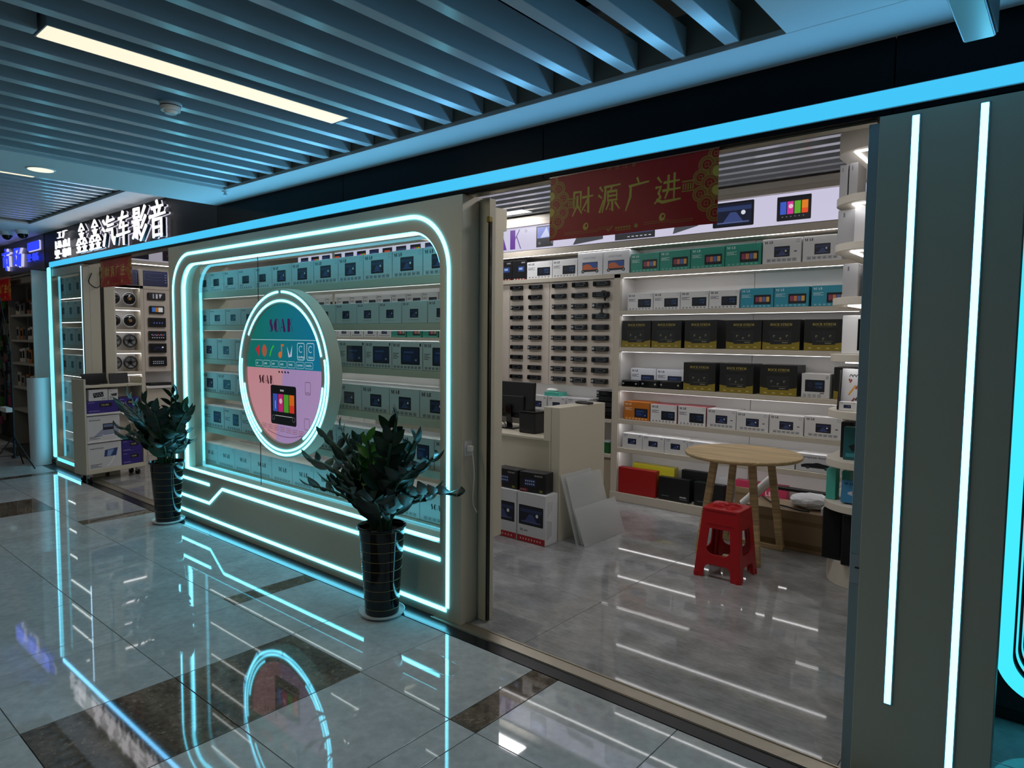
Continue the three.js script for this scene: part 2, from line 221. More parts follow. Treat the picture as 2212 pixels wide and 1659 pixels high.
card('gem', 256, 230, '#dfe1e4', '#d2d4d8', (c) => { txt(c, 'GEMSTONE', 52, 66, 26, '#70747c', 'sans-serif', 'normal'); fr(c, '#10141c', 50, 98, 156, 96); c.fillStyle = '#2d55a0'; c.fillRect(56, 104, 144, 70); c.fillStyle = '#d06a3a'; c.beginPath(); c.moveTo(56, 130); c.quadraticCurveTo(120, 96, 150, 150); c.quadraticCurveTo(176, 168, 200, 150); c.lineTo(200, 174); c.lineTo(56, 174); c.fill(); for (const x of [56, 200]) { c.fillStyle = '#101010'; c.beginPath(); c.arc(x, 190, 16, 0, 7); c.fill(); c.fillStyle = '#b8b8b8'; c.beginPath(); c.arc(x, 190, 7, 0, 7); c.fill(); } });
card('blackdvd', 200, 220, '#141417', '#1a1a1d', (c) => { fr(c, '#2a4a8c', 86, 70, 84, 58); fr(c, '#9ab8e0', 96, 84, 50, 24); txt(c, 'SOAK', 130, 34, 20, '#c8c8d0'); c.strokeStyle = '#6a6a70'; c.beginPath(); c.arc(60, 176, 24, 3, 6); c.stroke(); for (let i = 0; i < 9; i++) fr(c, i % 2 ? '#e6d8c8' : '#b02020', 10 + i * 20, 206, 14, 10); });
card('small', 220, 170, '#dcdcdc', '#e0e0e2', (c) => { txt(c, 'SOAK', 12, 26, 18, '#55585e'); lines(c, 12, 36, 36, 1, 5, '#8a8e92'); unit(c, 62, 56, 92, 62, 'road'); fr(c, '#a8acb0', 182, 14, 22, 16); });
card('euro', 288, 170, '#c9cbce', '#dedede', (c) => { txt(c, 'European Design', 30, 40, 26, '#3a3c42'); c.fillStyle = '#14171e'; c.beginPath(); c.moveTo(36, 112); c.quadraticCurveTo(60, 92, 120, 88); c.quadraticCurveTo(150, 70, 186, 86); c.quadraticCurveTo(240, 92, 252, 112); c.lineTo(250, 130); c.lineTo(40, 132); c.fill(); for (const x of [84, 214]) { c.fillStyle = '#3a3f48'; c.beginPath(); c.arc(x, 128, 15, 0, 7); c.fill(); } });
card('amp', 288, 200, '#0d0f12', '#121418', (c) => { fr(c, '#8a8c90', 30, 160, 70, 4); fr(c, '#b0b2b4', 200, 150, 60, 12); fr(c, '#707276', 200, 172, 70, 6); });
card('red', 128, 96, '#a81512', '#8a1010', () => 0); card('yellow', 128, 96, '#c9c030', '#bdb44a', (c) => { txt(c, 'SUB', 20, 40, 22, '#8a3a20'); });
card('pink', 256, 150, '#c23a5c', '#b03050', (c) => { fr(c, '#20222a', 16, 40, 110, 90); txt(c, 'LED', 150, 60, 30, '#eedfe4'); fr(c, '#8a93b8', 30, 52, 50, 26); });
card('bigcarton', 300, 380, '#dcdee0', '#d8dadc', (c) => { unit(c, 20, 96, 260, 150, 'road'); txt(c, '5G', 34, 296, 26, '#222'); txt(c, 'WIFI', 76, 296, 18, '#333'); fr(c, '#b01c28', 0, 330, 300, 50); for (let i = 0; i < 8; i++) fr(c, '#e8b8b8', 34 + i * 30, 348, 12, 14); });
card('dvd', 300, 210, '#101013', '#141417', (c) => { fr(c, '#1a2a5a', 56, 70, 130, 78); for (let i = 0; i < 10; i++) fr(c, '#b8c8e8', 66 + (i % 5) * 23, 84 + (i > 4 ? 32 : 0), 14, 14); txt(c, 'Android', 170, 40, 24, '#c0c0c0'); fr(c, '#6a1420', 0, 168, 100, 42); txt(c, 'V2', 230, 196, 30, '#c4c430'); for (let i = 0; i < 3; i++) fr(c, '#d0b0b0', 12 + i * 24, 180, 14, 10); });
card('purple', 300, 190, '#33257e', '#2a1f6c', (c) => { fr(c, '#14121c', 120, 40, 120, 60); txt(c, '12:45', 134, 80, 30, '#d8d0a0'); fr(c, '#8a86c4', 16, 20, 60, 8); fr(c, '#b8b4dc', 20, 150, 100, 6); fr(c, '#6a64b0', 20, 166, 150, 5); });
card('media', 360, 270, '#d2d3d4', '#c8c8c8', (c) => { txt(c, 'Multimedia', 22, 52, 22, '#2a2a2e'); c.fillStyle = '#9aa2b8'; c.beginPath(); c.moveTo(60, 230); c.lineTo(200, 120); c.lineTo(340, 110); c.lineTo(350, 220); c.fill(); fr(c, '#20232c', 170, 90, 120, 70); fr(c, '#6a7ca4', 180, 100, 100, 30); c.strokeStyle = '#eef'; c.lineWidth = 8; c.beginPath(); c.moveTo(160, 210); c.lineTo(180, 224); c.lineTo(300, 218); c.lineTo(320, 190); c.stroke(); lines(c, 24, 224, 110, 3, 6, '#44484e'); });
card('tablet', 360, 270, '#d4d5d6', '#c8c8c8', (c) => { txt(c, 'SuperScreen', 22, 60, 24, '#26262a'); c.fillStyle = '#25437e'; c.beginPath(); c.moveTo(180, 80); c.lineTo(320, 66); c.lineTo(300, 150); c.lineTo(170, 150); c.fill(); c.fillStyle = '#86a0cc'; c.beginPath(); c.moveTo(210, 84); c.lineTo(280, 78); c.lineTo(240, 146); c.lineTo(200, 146); c.fill(); c.strokeStyle = '#f4f6fa'; c.lineWidth = 10; c.beginPath(); c.moveTo(280, 150); c.quadraticCurveTo(260, 220, 200, 250); c.stroke(); lines(c, 24, 220, 120, 3, 7, '#3a3e44'); });
card('cam', 300, 200, '#cfcfcf', '#c4c4c4', (c) => { c.save(); c.translate(150, 95); c.rotate(-0.12); fr(c, '#16181e', -80, -42, 160, 84); for (let i = 0; i < 6; i++) fr(c, '#b8bcc8', -60 + i * 22, i % 2 ? 4 : -24, 14, 20); c.restore(); lines(c, 200, 160, 80, 2, 6, '#505458'); });
card('sketch', 300, 200, '#d0d0d0', '#c4c4c4', (c) => { txt(c, 'Premium', 20, 40, 24, '#55585e'); c.fillStyle = '#30343a'; c.beginPath(); c.moveTo(60, 90); c.lineTo(270, 74); c.lineTo(250, 130); c.lineTo(120, 124); c.fill(); lines(c, 30, 130, 120, 4, 7, '#4a4e54'); });
card('navy', 300, 200, '#1c2550', '#18204a', (c) => { c.strokeStyle = '#46538c'; c.lineWidth = 4; c.strokeRect(24, 30, 240, 90); c.beginPath(); c.moveTo(60, 60); c.quadraticCurveTo(120, 110, 240, 70); c.stroke(); for (let i = 0; i < 4; i++) fr(c, '#a8b2d8', 268, 40 + i * 34, 16, 8); });
card('aqua', 160, 220, '#4fb6a4', '#58c0ae', () => 0); card('bluebox', 200, 240, '#3f86b4', '#3a7aa6', (c) => { soak(c, 20, 22, 24, '#10304a'); c.fillStyle = '#b8c8d8'; c.beginPath(); c.ellipse(120, 130, 70, 26, -0.1, 0, 7); c.fill(); fr(c, '#18202c', 88, 112, 50, 34); txt(c, 'mini', 110, 214, 26, '#e0ecf4', 'sans-serif', 'italic'); });
card('tealdark', 200, 260, '#1f5a60', '#8fb0ac', (c) => { c.fillStyle = '#101a1e'; c.beginPath(); c.moveTo(40, 150); c.lineTo(180, 90); c.lineTo(180, 180); c.lineTo(70, 190); c.fill(); fr(c, '#39909a', 20, 206, 70, 30); txt(c, 'hi', 120, 50, 24, '#70b0b4'); });
card('black030', 160, 240, '#101214', '#181a1c', (c) => { c.save(); c.translate(110, 190); c.rotate(-Math.PI / 2); txt(c, '030', 0, 0, 44, '#e0e0e0'); c.restore(); });
card('greybox', 160, 240, '#a8a8aa', '#9c9c9e', (c) => { fr(c, '#60636a', 50, 20, 16, 30); }); card('phonebox', 200, 240, '#c9c9cb', '#b8b8ba', (c) => { c.fillStyle = '#16161a'; c.beginPath(); c.arc(130, 80, 20, 0, 7); c.arc(150, 80, 20, 0, 7); c.fill(); c.beginPath(); c.ellipse(146, 52, 10, 6, -0.7, 0, 7); c.fill(); lines(c, 110, 210, 60, 1, 6, '#707276'); });
card('parts', 200, 240, '#c8c8ca', '#1a1a1c', (c) => { for (let i = 0; i < 26; i++) { const x = 60 + ((i * 53) % 110), y = 60 + ((i * 37) % 140); fr(c, ['#8a2a18', '#c08a20', '#20242a', '#7a3020'][i % 4], x, y, 14, 12); } c.strokeStyle = '#18181c'; c.lineWidth = 5; for (let i = 0; i < 4; i++) { c.beginPath(); c.arc(80 + i * 28, 48, 12, 3, 6.2); c.stroke(); } });
card('kraft', 256, 192, '#8a7458', '#8a7458', (c) => { fr(c, '#75603f', 0, 40, 256, 22); fr(c, '#6c5838', 0, 150, 256, 26); });
card('plain', 32, 32, '#d8d8da', '#d0d0d2', () => 0);

// ---------------------------------------------------------------- materials
const speck = noiseTex(512, (u, v) => { const a = fbm(u, v, 6, 1), b = fbm(u, v, 40, 5), k = 186 + (a - 0.5) * 24 + (b - 0.5) * 30; return [k * 0.98, k, k]; });
const brown = noiseTex(512, (u, v) => { const a = fbm(u, v * 2, 8, 2), b = fbm(u * 1.0, v, 60, 7), s = vn(u, v, 128, 9) > 0.86 ? 34 : 0, k = 98 + (a - 0.5) * 60 + (b - 0.5) * 50 + s; return [k * 1.06, k * 0.94, k * 0.82]; });
const marble = noiseTex(1024, (u, v) => { const w = fbm(u, v, 4, 11), a = fbm(u * 1 + w * 0.06, v, 10, 12), st = vn(u, v, 8, 15) * 0.5 + vn(u, v, 64, 16) * 0.2 + vn((u + w * 0.2) % 1, v * 6 % 1, 24, 17) * 0.5, k = 150 + (a - 0.5) * 40 + (st - 0.6) * 36; return [k * 0.985, k * 0.995, k]; });
const woodT = noiseTex(512, (u, v) => { const k = 0.9 + (vn2(u, v, 5, 90, 21) - 0.5) * 0.16 + (vn2(u, v, 8, 220, 22) - 0.5) * 0.14 + (vn2(u, v, 2, 12, 23) - 0.5) * 0.12; return [204 * k, 176 * k, 128 * k]; });
const M = {
  alu: S(0xb8bcc0, { metalness: 0.7, roughness: 0.4 }), steel: S(0xb5ad9c, { metalness: 0.85, roughness: 0.32 }), cream: S(0xcfc8b4, { roughness: 0.45 }), creamIn: S(0xd9d2c4, { roughness: 0.5 }), shelfFace: S(0xc9c0b0, { roughness: 0.5 }),
  white: S(0xe6e4e2, { roughness: 0.5 }), fascia: PH(0x05070c, { roughness: 0.5, specularIntensity: 0.35 }), brownFascia: PH(0x0d0b0a, { roughness: 0.35, specularIntensity: 0.5 }), ceilWhite: S(0xd4d8da, { roughness: 0.6 }), slat: PH(0xbcc2c8, { roughness: 0.2 }), slotFace: S(0x8a8478, { roughness: 0.7 }),
  dark: S(0x07080a, { roughness: 0.7 }), black: S(0x0e0f11, { roughness: 0.45 }), gloss: PH(0x08090b, { roughness: 0.16 }), rubber: S(0x141414, { roughness: 0.8 }), granite: PH(0x14171c, { roughness: 0.22 }),
  tile: PH(0xffffff, { map: speck, roughness: 0.03, ior: 1.65 }), tileBrown: PH(0xffffff, { map: brown, roughness: 0.035, ior: 1.65 }), tileShop: PH(0xffffff, { map: marble, roughness: 0.04, ior: 1.7 }), grout: S(0x3c3c38, { roughness: 0.9 }),
  glass: PH(0xeaf6f4, { transmission: 1, thickness: 0, roughness: 0.0, ior: 1.5 }), acrylic: PH(0xf2f4f4, { transmission: 0.75, thickness: 0, roughness: 0.25, ior: 1.45 }),
  wood: S(0xffffff, { map: woodT, roughness: 0.5 }), red: PH(0xb0101c, { roughness: 0.28 }), pot: PH(0x04060c, { roughness: 0.1 }), goldLine: S(0x9a8a58, { roughness: 0.35, metalness: 0.6 }), soil: S(0x2a1f16, { roughness: 1 }),
  leaf: [0x0e261d, 0x123022, 0x0b2116, 0x183820].map((h) => PH(h, { roughness: 0.3, transmission: 0.08, thickness: 0 })), leafYoung: PH(0x3c7a22, { roughness: 0.34, transmission: 0.2, thickness: 0 }), stem: S(0x2c4a2a, { roughness: 0.5 }),
  greyblue: S(0x9fb0b6, { roughness: 0.5 }), knit: S(0x5e4a3a, { roughness: 1 }),
};
const PX = V(1, 0, 0), NX = V(-1, 0, 0), PZ = V(0, 0, 1), NZ = V(0, 0, -1), DN = V(0, -1, 0), UPV = V(0, 1, 0);

// ---------------------------------------------------------------- floors
const tileGeo = new Map();
function tileMesh(parent, x0, x1, z0, z1, m, gap = 0.003) {
  const w = x1 - x0 - gap, d = z1 - z0 - gap, v = Math.floor(rnd() * 4), k = [w.toFixed(3), d.toFixed(3), v].join();
  if (!tileGeo.has(k)) { const g = bev(w, 0.012, d, 0.0012), uv = g.attributes.uv; for (let i = 0; i < uv.count; i++) uv.setXY(i, uv.getX(i) + v * 0.37, uv.getY(i) + v * 0.61); tileGeo.set(k, g); }
  const o = mesh('tile', tileGeo.get(k), m, parent); o.position.set((x0 + x1) / 2, -0.006, (z0 + z1) / 2); return o;
}
const floor = struct('floor', span(-14.4, 3.6, -0.2, -0.0095, -3.6, 4.8), M.grout);
{
  const xs = [0.72, 0.59, 0.02, -0.55, -1.12, -1.69, -1.83, -2.40, -2.97, -3.54, -3.675, -4.24, -4.81, -5.375, -5.94, -6.09, -6.655, -7.24, -7.81, -8.38, -8.52, -9.09, -9.66, -10.23, -10.8];
  const zs = [0.112, 0.64, 1.21, 1.775, 2.34, 2.91, 3.48];
  for (let i = 0; i + 1 < xs.length; i++) for (let j = 0; j + 1 < zs.length; j++) {
    const thin = xs[i] - xs[i + 1] < 0.2, dark = (thin && j === 0) || ((i === 7 || i === 16 || i === 1) && (j === 1 || j === 2));
    tileMesh(floor, xs[i + 1], xs[i], zs[j], zs[j + 1], dark ? M.tileBrown : M.tile);
  }
  for (const [a, b] of [[0.02, 0.59], [-0.255, 0.02]]) for (let j = 0; j < 2; j++) tileMesh(floor, a, b, -1.03 + j * 0.57, -0.46 + j * 0.57, M.tile);
  mesh('outer_paving', [span(0.72, 3.4, -0.0095, 0, 0.112, 4.6), span(-10.8, 0.72, -0.0095, 0, 3.48, 4.6), span(-14.2, -10.8, -0.0095, 0, -0.1, 4.6), span(0.59, 3.4, -0.0095, 0, -1.1, 0.112)], M.tile, floor);
}
const floorShop = struct('floor', span(-9.3, -0.45, -0.0095, -0.009, -3.3, -0.06), M.grout);
{
  const xs = [-0.46, -0.59, -2.03, -3.47, -4.91, -6.35, -7.79, -9.2], zs = [-0.052, -0.76, -1.48, -2.2, -2.92, -3.3];
  for (let i = 0; i + 1 < xs.length; i++) for (let j = 0; j + 1 < zs.length; j++) tileMesh(floorShop, xs[i + 1], xs[i], zs[j + 1], zs[j], M.tileShop, 0.002);
}
// ---------------------------------------------------------------- shell of the mall and of the shop
struct('wall_back', span(-9.4, -0.2, -0.2, 3.2, -3.5, -3.3), M.white);
struct('wall_left', span(-9.3, -9.1, 0, 3.2, -3.3, -0.1), M.creamIn);
struct('wall_right', span(-0.44, -0.26, 0, 3.2, -3.3, -0.06), M.creamIn);
struct('wall_opposite', span(-14.4, 3.6, -0.2, 3.2, 4.6, 4.8), S(0x8d8a84));
struct('wall_far', span(-14.4, -14.2, -0.2, 3.2, -3.5, 4.6), S(0x6a6762));
struct('wall_near', span(3.4, 3.6, -0.2, 3.2, -3.5, 4.6), S(0x6a6762));
struct('wall_neighbour', span(-14.2, -9.4, -0.2, 3.2, -2.2, -2.0), S(0x9a958c));
struct('wall_recess', span(-0.26, 3.4, -0.2, 3.2, -1.4, -1.2), M.dark);
struct('ceiling', span(-14.4, 3.6, 3.2, 3.4, -3.5, 4.8), M.dark);

// suspended corridor ceiling: white boards round two slotted fields of slats
const boards = struct('ceiling');
const CY1 = 2.46, CY2 = 2.632;
const bd = (x0, x1, y0, y1, z0, z1, m = M.ceilWhite) => mesh('board', rb(x0, x1, y0, y1, z0, z1, 0.002), m, boards);
bd(-4.38, 3.4, CY1, CY1 + 0.02, 0, 0.233); bd(-0.76, 3.4, CY1, CY1 + 0.02, 0.233, 4.6); bd(-4.95, -4.38, CY1, CY1 + 0.02, 0, 4.6); bd(-4.38, -0.76, CY1, CY1 + 0.02, 3.6, 4.6);
bd(-4.955, -4.94, CY1 + 0.02, CY2 + 0.02, 0, 4.6); bd(-14.2, -4.955, CY2, CY2 + 0.02, 0, 0.3); bd(-14.2, -8.4, CY2, CY2 + 0.02, 0.3, 4.6); bd(-8.4, -4.955, CY2, CY2 + 0.02, 3.6, 4.6);
mesh('slot_face', [span(-4.38, -0.76, CY1 + 0.02, 2.62, 0.213, 0.233), span(-0.76, -0.745, CY1 + 0.02, 2.62, 0.213, 3.6), span(-4.395, -4.38, CY1 + 0.02, 2.62, 0.213, 3.6), span(-4.38, -0.76, CY1 + 0.02, 2.62, 3.6, 3.615)], M.slotFace, boards);
mesh('slot_face', [span(-8.4, -4.955, CY2 + 0.02, 2.8, 0.285, 0.3), span(-8.415, -8.4, CY2 + 0.02, 2.8, 0.285, 3.6)], M.slotFace, boards);
const slatG = bev(0.05, 0.1, 3.36, 0.002), slatShort = bev(0.05, 0.1, 0.335, 0.002), slatTail = bev(0.05, 0.1, 0.56, 0.002);
for (let k = 0; k < 19; k++) {
  const x = -0.931 - 0.19 * k;
  if (k === 9) { mesh('slat', slatShort, M.slat, boards).position.set(x, 2.524, 0.4); mesh('slat', slatTail, M.slat, boards).position.set(x, 2.524, 2.01); continue; }
  mesh('slat', slatG, M.slat, boards).position.set(x, 2.524, 1.915);
}
const slatG2 = bev(0.045, 0.09, 3.28, 0.002);
for (let k = 0; k < 22; k++) { const o = mesh('slat', slatG2, M.slat, boards); o.position.set(-5.08 - 0.15 * k, 2.70, 1.945); }
// shop ceiling: long slats running along the shop
const shopCeil = struct('ceiling', span(-9.1, -0.44, 2.92, 2.96, -3.3, -0.1), S(0x9a9da2));
const slatShop = bev(8.6, 0.07, 0.06, 0.002);
for (let k = 0; k < 16; k++) { mesh('slat', slatShop, M.slat, shopCeil).position.set(-4.78, 2.78, -0.28 - 0.172 * k); }
mesh('border', [span(-9.1, -0.44, 2.68, 2.73, -3.3, -2.9), span(-9.1, -0.44, 2.62, 2.95, -0.14, -0.12)], M.creamIn, shopCeil);

// ---------------------------------------------------------------- ceiling lamps, detector, hanging sign
function panelLamp(label, x, y, z, w, d, rgb, k, glowK) {
  const t = thing('ceiling_lamp', label, 'ceiling lamp', [x, y, z]);
  mesh('diffuser', bev(w - 0.008, 0.008, d - 0.008, 0.002).translate(0, 0.004, 0), glow(rgb, glowK), t);
  mesh('housing', [bx(0.004, 0.05, d, -w / 2, 0.027, 0), bx(0.004, 0.05, d, w / 2, 0.027, 0), bx(w, 0.05, 0.004, 0, 0.027, -d / 2), bx(w, 0.05, 0.004, 0, 0.027, d / 2), bx(w, 0.004, d, 0, 0.053, 0)], M.alu, t);
  areaLight(t, V(0, -0.006, 0), V(0, 0, 1), DN, d, w, rgb, k); return t;
}
panelLamp('long warm white lamp set between the nearest ceiling slats', -2.62, 2.474, 1.146, 0.125, 1.15, WARM, P_CEIL, 1.05);
panelLamp('long warm white lamp over the corridor nearer the viewer', -2.62, 2.474, 2.9, 0.125, 1.15, WARM, P_CEIL, 1.05);
panelLamp('second warm white lamp in the farther slatted field', -5.93, 2.652, 2.9, 0.125, 1.15, WARM, P_CEIL, 1.05);
panelLamp('warm white lamp among the slats of the farther ceiling field', -5.93, 2.652, 1.45, 0.125, 1.15, WARM, P_CEIL, 1.05);
panelLamp('warm white lamp under the far corridor ceiling', -10.6, 2.62, 1.3, 1.15, 0.125, WARM, P_CEIL, 1.05);
panelLamp('white lamp in the neighbouring shop', -10.9, 2.95, -0.9, 1.1, 0.3, WH, 9, 1.1);
panelLamp('white lamp among the slats of the shop ceiling behind the red banner', -4.45, 2.742, -2.72, 0.5, 0.16, WH, P_SHOPCEIL, 1.1);
panelLamp('white lamp in the shop ceiling above the desk', -4.3, 2.742, -1.3, 1.1, 0.14, WH, P_SHOPCEIL, 1.1);
panelLamp('white lamp in the shop ceiling above the stool', -1.8, 2.742, -1.0, 1.1, 0.14, WH, P_SHOPCEIL, 1.1);
panelLamp('white lamp in the shop ceiling near the loudspeaker wall', -7.3, 2.742, -1.3, 1.1, 0.14, WH, P_SHOPCEIL, 1.1);
{
  const t = thing('downlight', 'round recessed warm downlight in the white board between two slatted ceilings', 'downlight', [-4.7, CY1, 1.175]);
  mesh('trim_ring', new THREE.TorusGeometry(0.068, 0.006, 8, 32).rotateX(Math.PI / 2), M.white, t);
  mesh('lens', cyl(0.064, 0.064, 0.006, 32, 0, -0.003, 0), glow(WARM, 1.2), t);
  areaLight(t, V(0, -0.009, 0), PX, DN, 0.1, 0.1, WARM, 14);
  const s = thing('smoke_detector', 'white round smoke detector fixed under the corridor slats', 'smoke detector', [-2.99, 2.474, 1.16]);
  mesh('body', cyl(0.042, 0.038, 0.03, 28, 0, -0.016, 0), M.white, s); mesh('cap', cyl(0.028, 0.022, 0.012, 28, 0, -0.036, 0), M.white, s); mesh('base', cyl(0.045, 0.045, 0.006, 28, 0, -0.002, 0), M.white, s); mesh('vent', new THREE.TorusGeometry(0.04, 0.002, 6, 28).rotateX(Math.PI / 2).translate(0, -0.012, 0), M.black, s);
  const sp = thing('sprinkler', 'small white sprinkler under the slotted ceiling corner', 'sprinkler', [-4.41, CY1, 0.21]);
  mesh('flange', cyl(0.02, 0.02, 0.008, 16, 0, -0.004, 0), M.white, sp); mesh('head', cyl(0.008, 0.014, 0.02, 12, 0, -0.018, 0), M.alu, sp);
  const h = thing('hanging_sign', 'long metal sign box hanging over the corridor at the right', 'hanging sign', [-0.245, 2.28, 0.66]);
  mesh('body', bev(0.07, 0.12, 0.72, 0.004).translate(0, 0.06, 0), S(0x9fb4bc, { metalness: 0.4, roughness: 0.35 }), h);
  mesh('side_plate', bev(0.004, 0.11, 0.7, 0.001).translate(0.038, 0.06, 0), S(0x2a2422), h);
  for (const z of [-0.25, 0.25]) mesh('hanger_rod', bar(V(0, 0.12, z), V(0, 0.18, z), 0.004), M.alu, h);
}
// ---------------------------------------------------------------- front of the shop
const fascia = struct('trim_1');
for (const [a, b, t, m] of [[-9.02, -7.4, CY2, M.brownFascia], [-7.397, -6.1, CY2, M.brownFascia], [-6.097, -4.953, CY2, M.brownFascia], [-4.95, -3.4, CY1, M.fascia], [-3.397, -1.9, CY1, M.fascia], [-1.897, -0.5, CY1, M.fascia], [-0.497, 1.2, CY1, M.fascia]]) mesh('panel', rb(a, b, 2.222, t, -0.1, 0, 0.002), m, fascia);
mesh('door_track', [span(-2.4, -0.55, 2.214, 2.222, -0.075, -0.03)], M.steel, fascia);
ledStrip('fascia_light_strip', 'wide cyan light strip running along the black fascia', V(-8.85, 2.27, 0), V(1.2, 2.27, 0), PZ, 0.055, [0.055, 0.56, 0.93], 1, CF, P_FASCIA, 0.015);

const win = struct('window_1');
{
  const sh = new THREE.Shape([new THREE.Vector2(-5.81, 0), new THREE.Vector2(-2.407, 0), new THREE.Vector2(-2.407, 2.218), new THREE.Vector2(-5.81, 2.218)]);
  const h = new THREE.Path(); h.moveTo(-5.6, 0.405); h.lineTo(-5.6, 1.86); h.absarc(-5.39, 1.86, 0.21, Math.PI, Math.PI / 2, true); h.lineTo(-2.8, 2.07); h.absarc(-2.8, 1.835, 0.235, Math.PI / 2, 0, true); h.lineTo(-2.56, 0.405); h.closePath(); sh.holes.push(h);
  mesh('surround', new THREE.ExtrudeGeometry(sh, { depth: 0.088, bevelEnabled: true, bevelSize: 0.0015, bevelThickness: 0.0015, bevelSegments: 1, curveSegments: 24 }).translate(0, 0, -0.09), M.cream, win);
  for (const [a, b] of [[-5.605, -4.553], [-4.55, -2.555]]) mesh('glass_pane', new THREE.PlaneGeometry(b - a, 1.67).translate((a + b) / 2, 1.238, -0.092), M.glass, win);
  mesh('pane_joint', bx(0.003, 1.66, 0.004, -4.5515, 1.238, -0.092), M.black, win);
  mesh('inner_sill', span(-5.6, -2.56, 0.37, 0.404, -0.42, -0.09), M.cream, win);
  mesh('side_wall', [span(-2.5, -2.407, 0, 2.218, -0.2, -0.09), span(-5.81, -5.7, 0, 2.218, -0.45, -0.09), span(-5.7, -2.5, 2.1, 2.218, -0.45, -0.092)], M.cream, win);
}
const LG = [0.85, 4.8, 6.4];
function bentStrip(label, pts, z, w, lights, k = P_LINE, depth = 0.004) {
  const t = thing('light_strip', label, 'light strip');
  mesh('glowing_tube', ribbon(pts, w, depth, z), glow(LG, 1), t);
  for (const [a, b] of lights) { const A = V(a[0], a[1], z + depth + 0.003), B = V(b[0], b[1], z + depth + 0.003); areaLight(t, A.clone().add(B).multiplyScalar(0.5), B.clone().sub(A), PZ, A.distanceTo(B), w, CY, k); }
  return t;
}
const W1 = 0.02;
bentStrip('cyan light line outlining the round-cornered display window', [[-2.502, 0.07], [-2.5, 1.0], ...arc(-2.8, 1.845, 0.3, 0, 90), ...arc(-5.435, 1.845, 0.3, 90, 180), [-5.735, 1.0], [-5.737, 0.07]], 0, W1, [[[-2.5, 0.08], [-2.5, 1.84]], [[-2.8, 2.145], [-5.43, 2.145]], [[-5.735, 0.08], [-5.735, 1.84]], [[-2.53, 1.93], [-2.72, 2.12]]]);
const mitre = (pts) => pts;
bentStrip('cyan light line with a short kink under the display window', mitre([[-5.72, 0.185], [-5.172, 0.185], [-4.961, 0.328], [-2.558, 0.32]]), 0, W1, [[[-5.72, 0.185], [-5.18, 0.185]], [[-4.95, 0.328], [-2.56, 0.32]]]);
bentStrip('short cyan light line ending beside the kinked one', [[-5.72, 0.333], [-5.165, 0.332]], 0, W1, [[[-5.72, 0.333], [-5.165, 0.332]]]);
bentStrip('lowest cyan light line just above the corridor floor', [[-5.72, 0.064], [-5.17, 0.062]], 0, W1, [[[-5.72, 0.063], [-5.17, 0.062]]]);
bentStrip('long lowest cyan light line running to the door corner', [[-5.158, 0.061], [-2.51, 0.055]], 0, W1, [[[-5.15, 0.06], [-2.515, 0.055]]]);
{ // tube set into the reveal of the display window
  const t = thing('light_strip', 'cyan light tube set inside the edge of the display window opening', 'light strip');
  mesh('glowing_tube', ribbon([[-2.6, 0.412], [-5.593, 0.412], [-5.593, 1.86], ...arc(-5.39, 1.86, 0.203, 180, 90), ...arc(-2.8, 1.835, 0.228, 90, 15)], 0.014, 0.02, -0.034), glow(LG, 1), t);
  for (const [a, b, n] of [[V(-5.5, 0.424, -0.03), V(-2.6, 0.424, -0.03), UPV], [V(-5.38, 2.058, -0.03), V(-2.8, 2.058, -0.03), DN], [V(-5.581, 0.45, -0.03), V(-5.581, 1.85, -0.03), PX]]) areaLight(t, a.clone().add(b).multiplyScalar(0.5), b.clone().sub(a), n, a.distanceTo(b), 0.02, CY, P_LINE * 1.3);
}
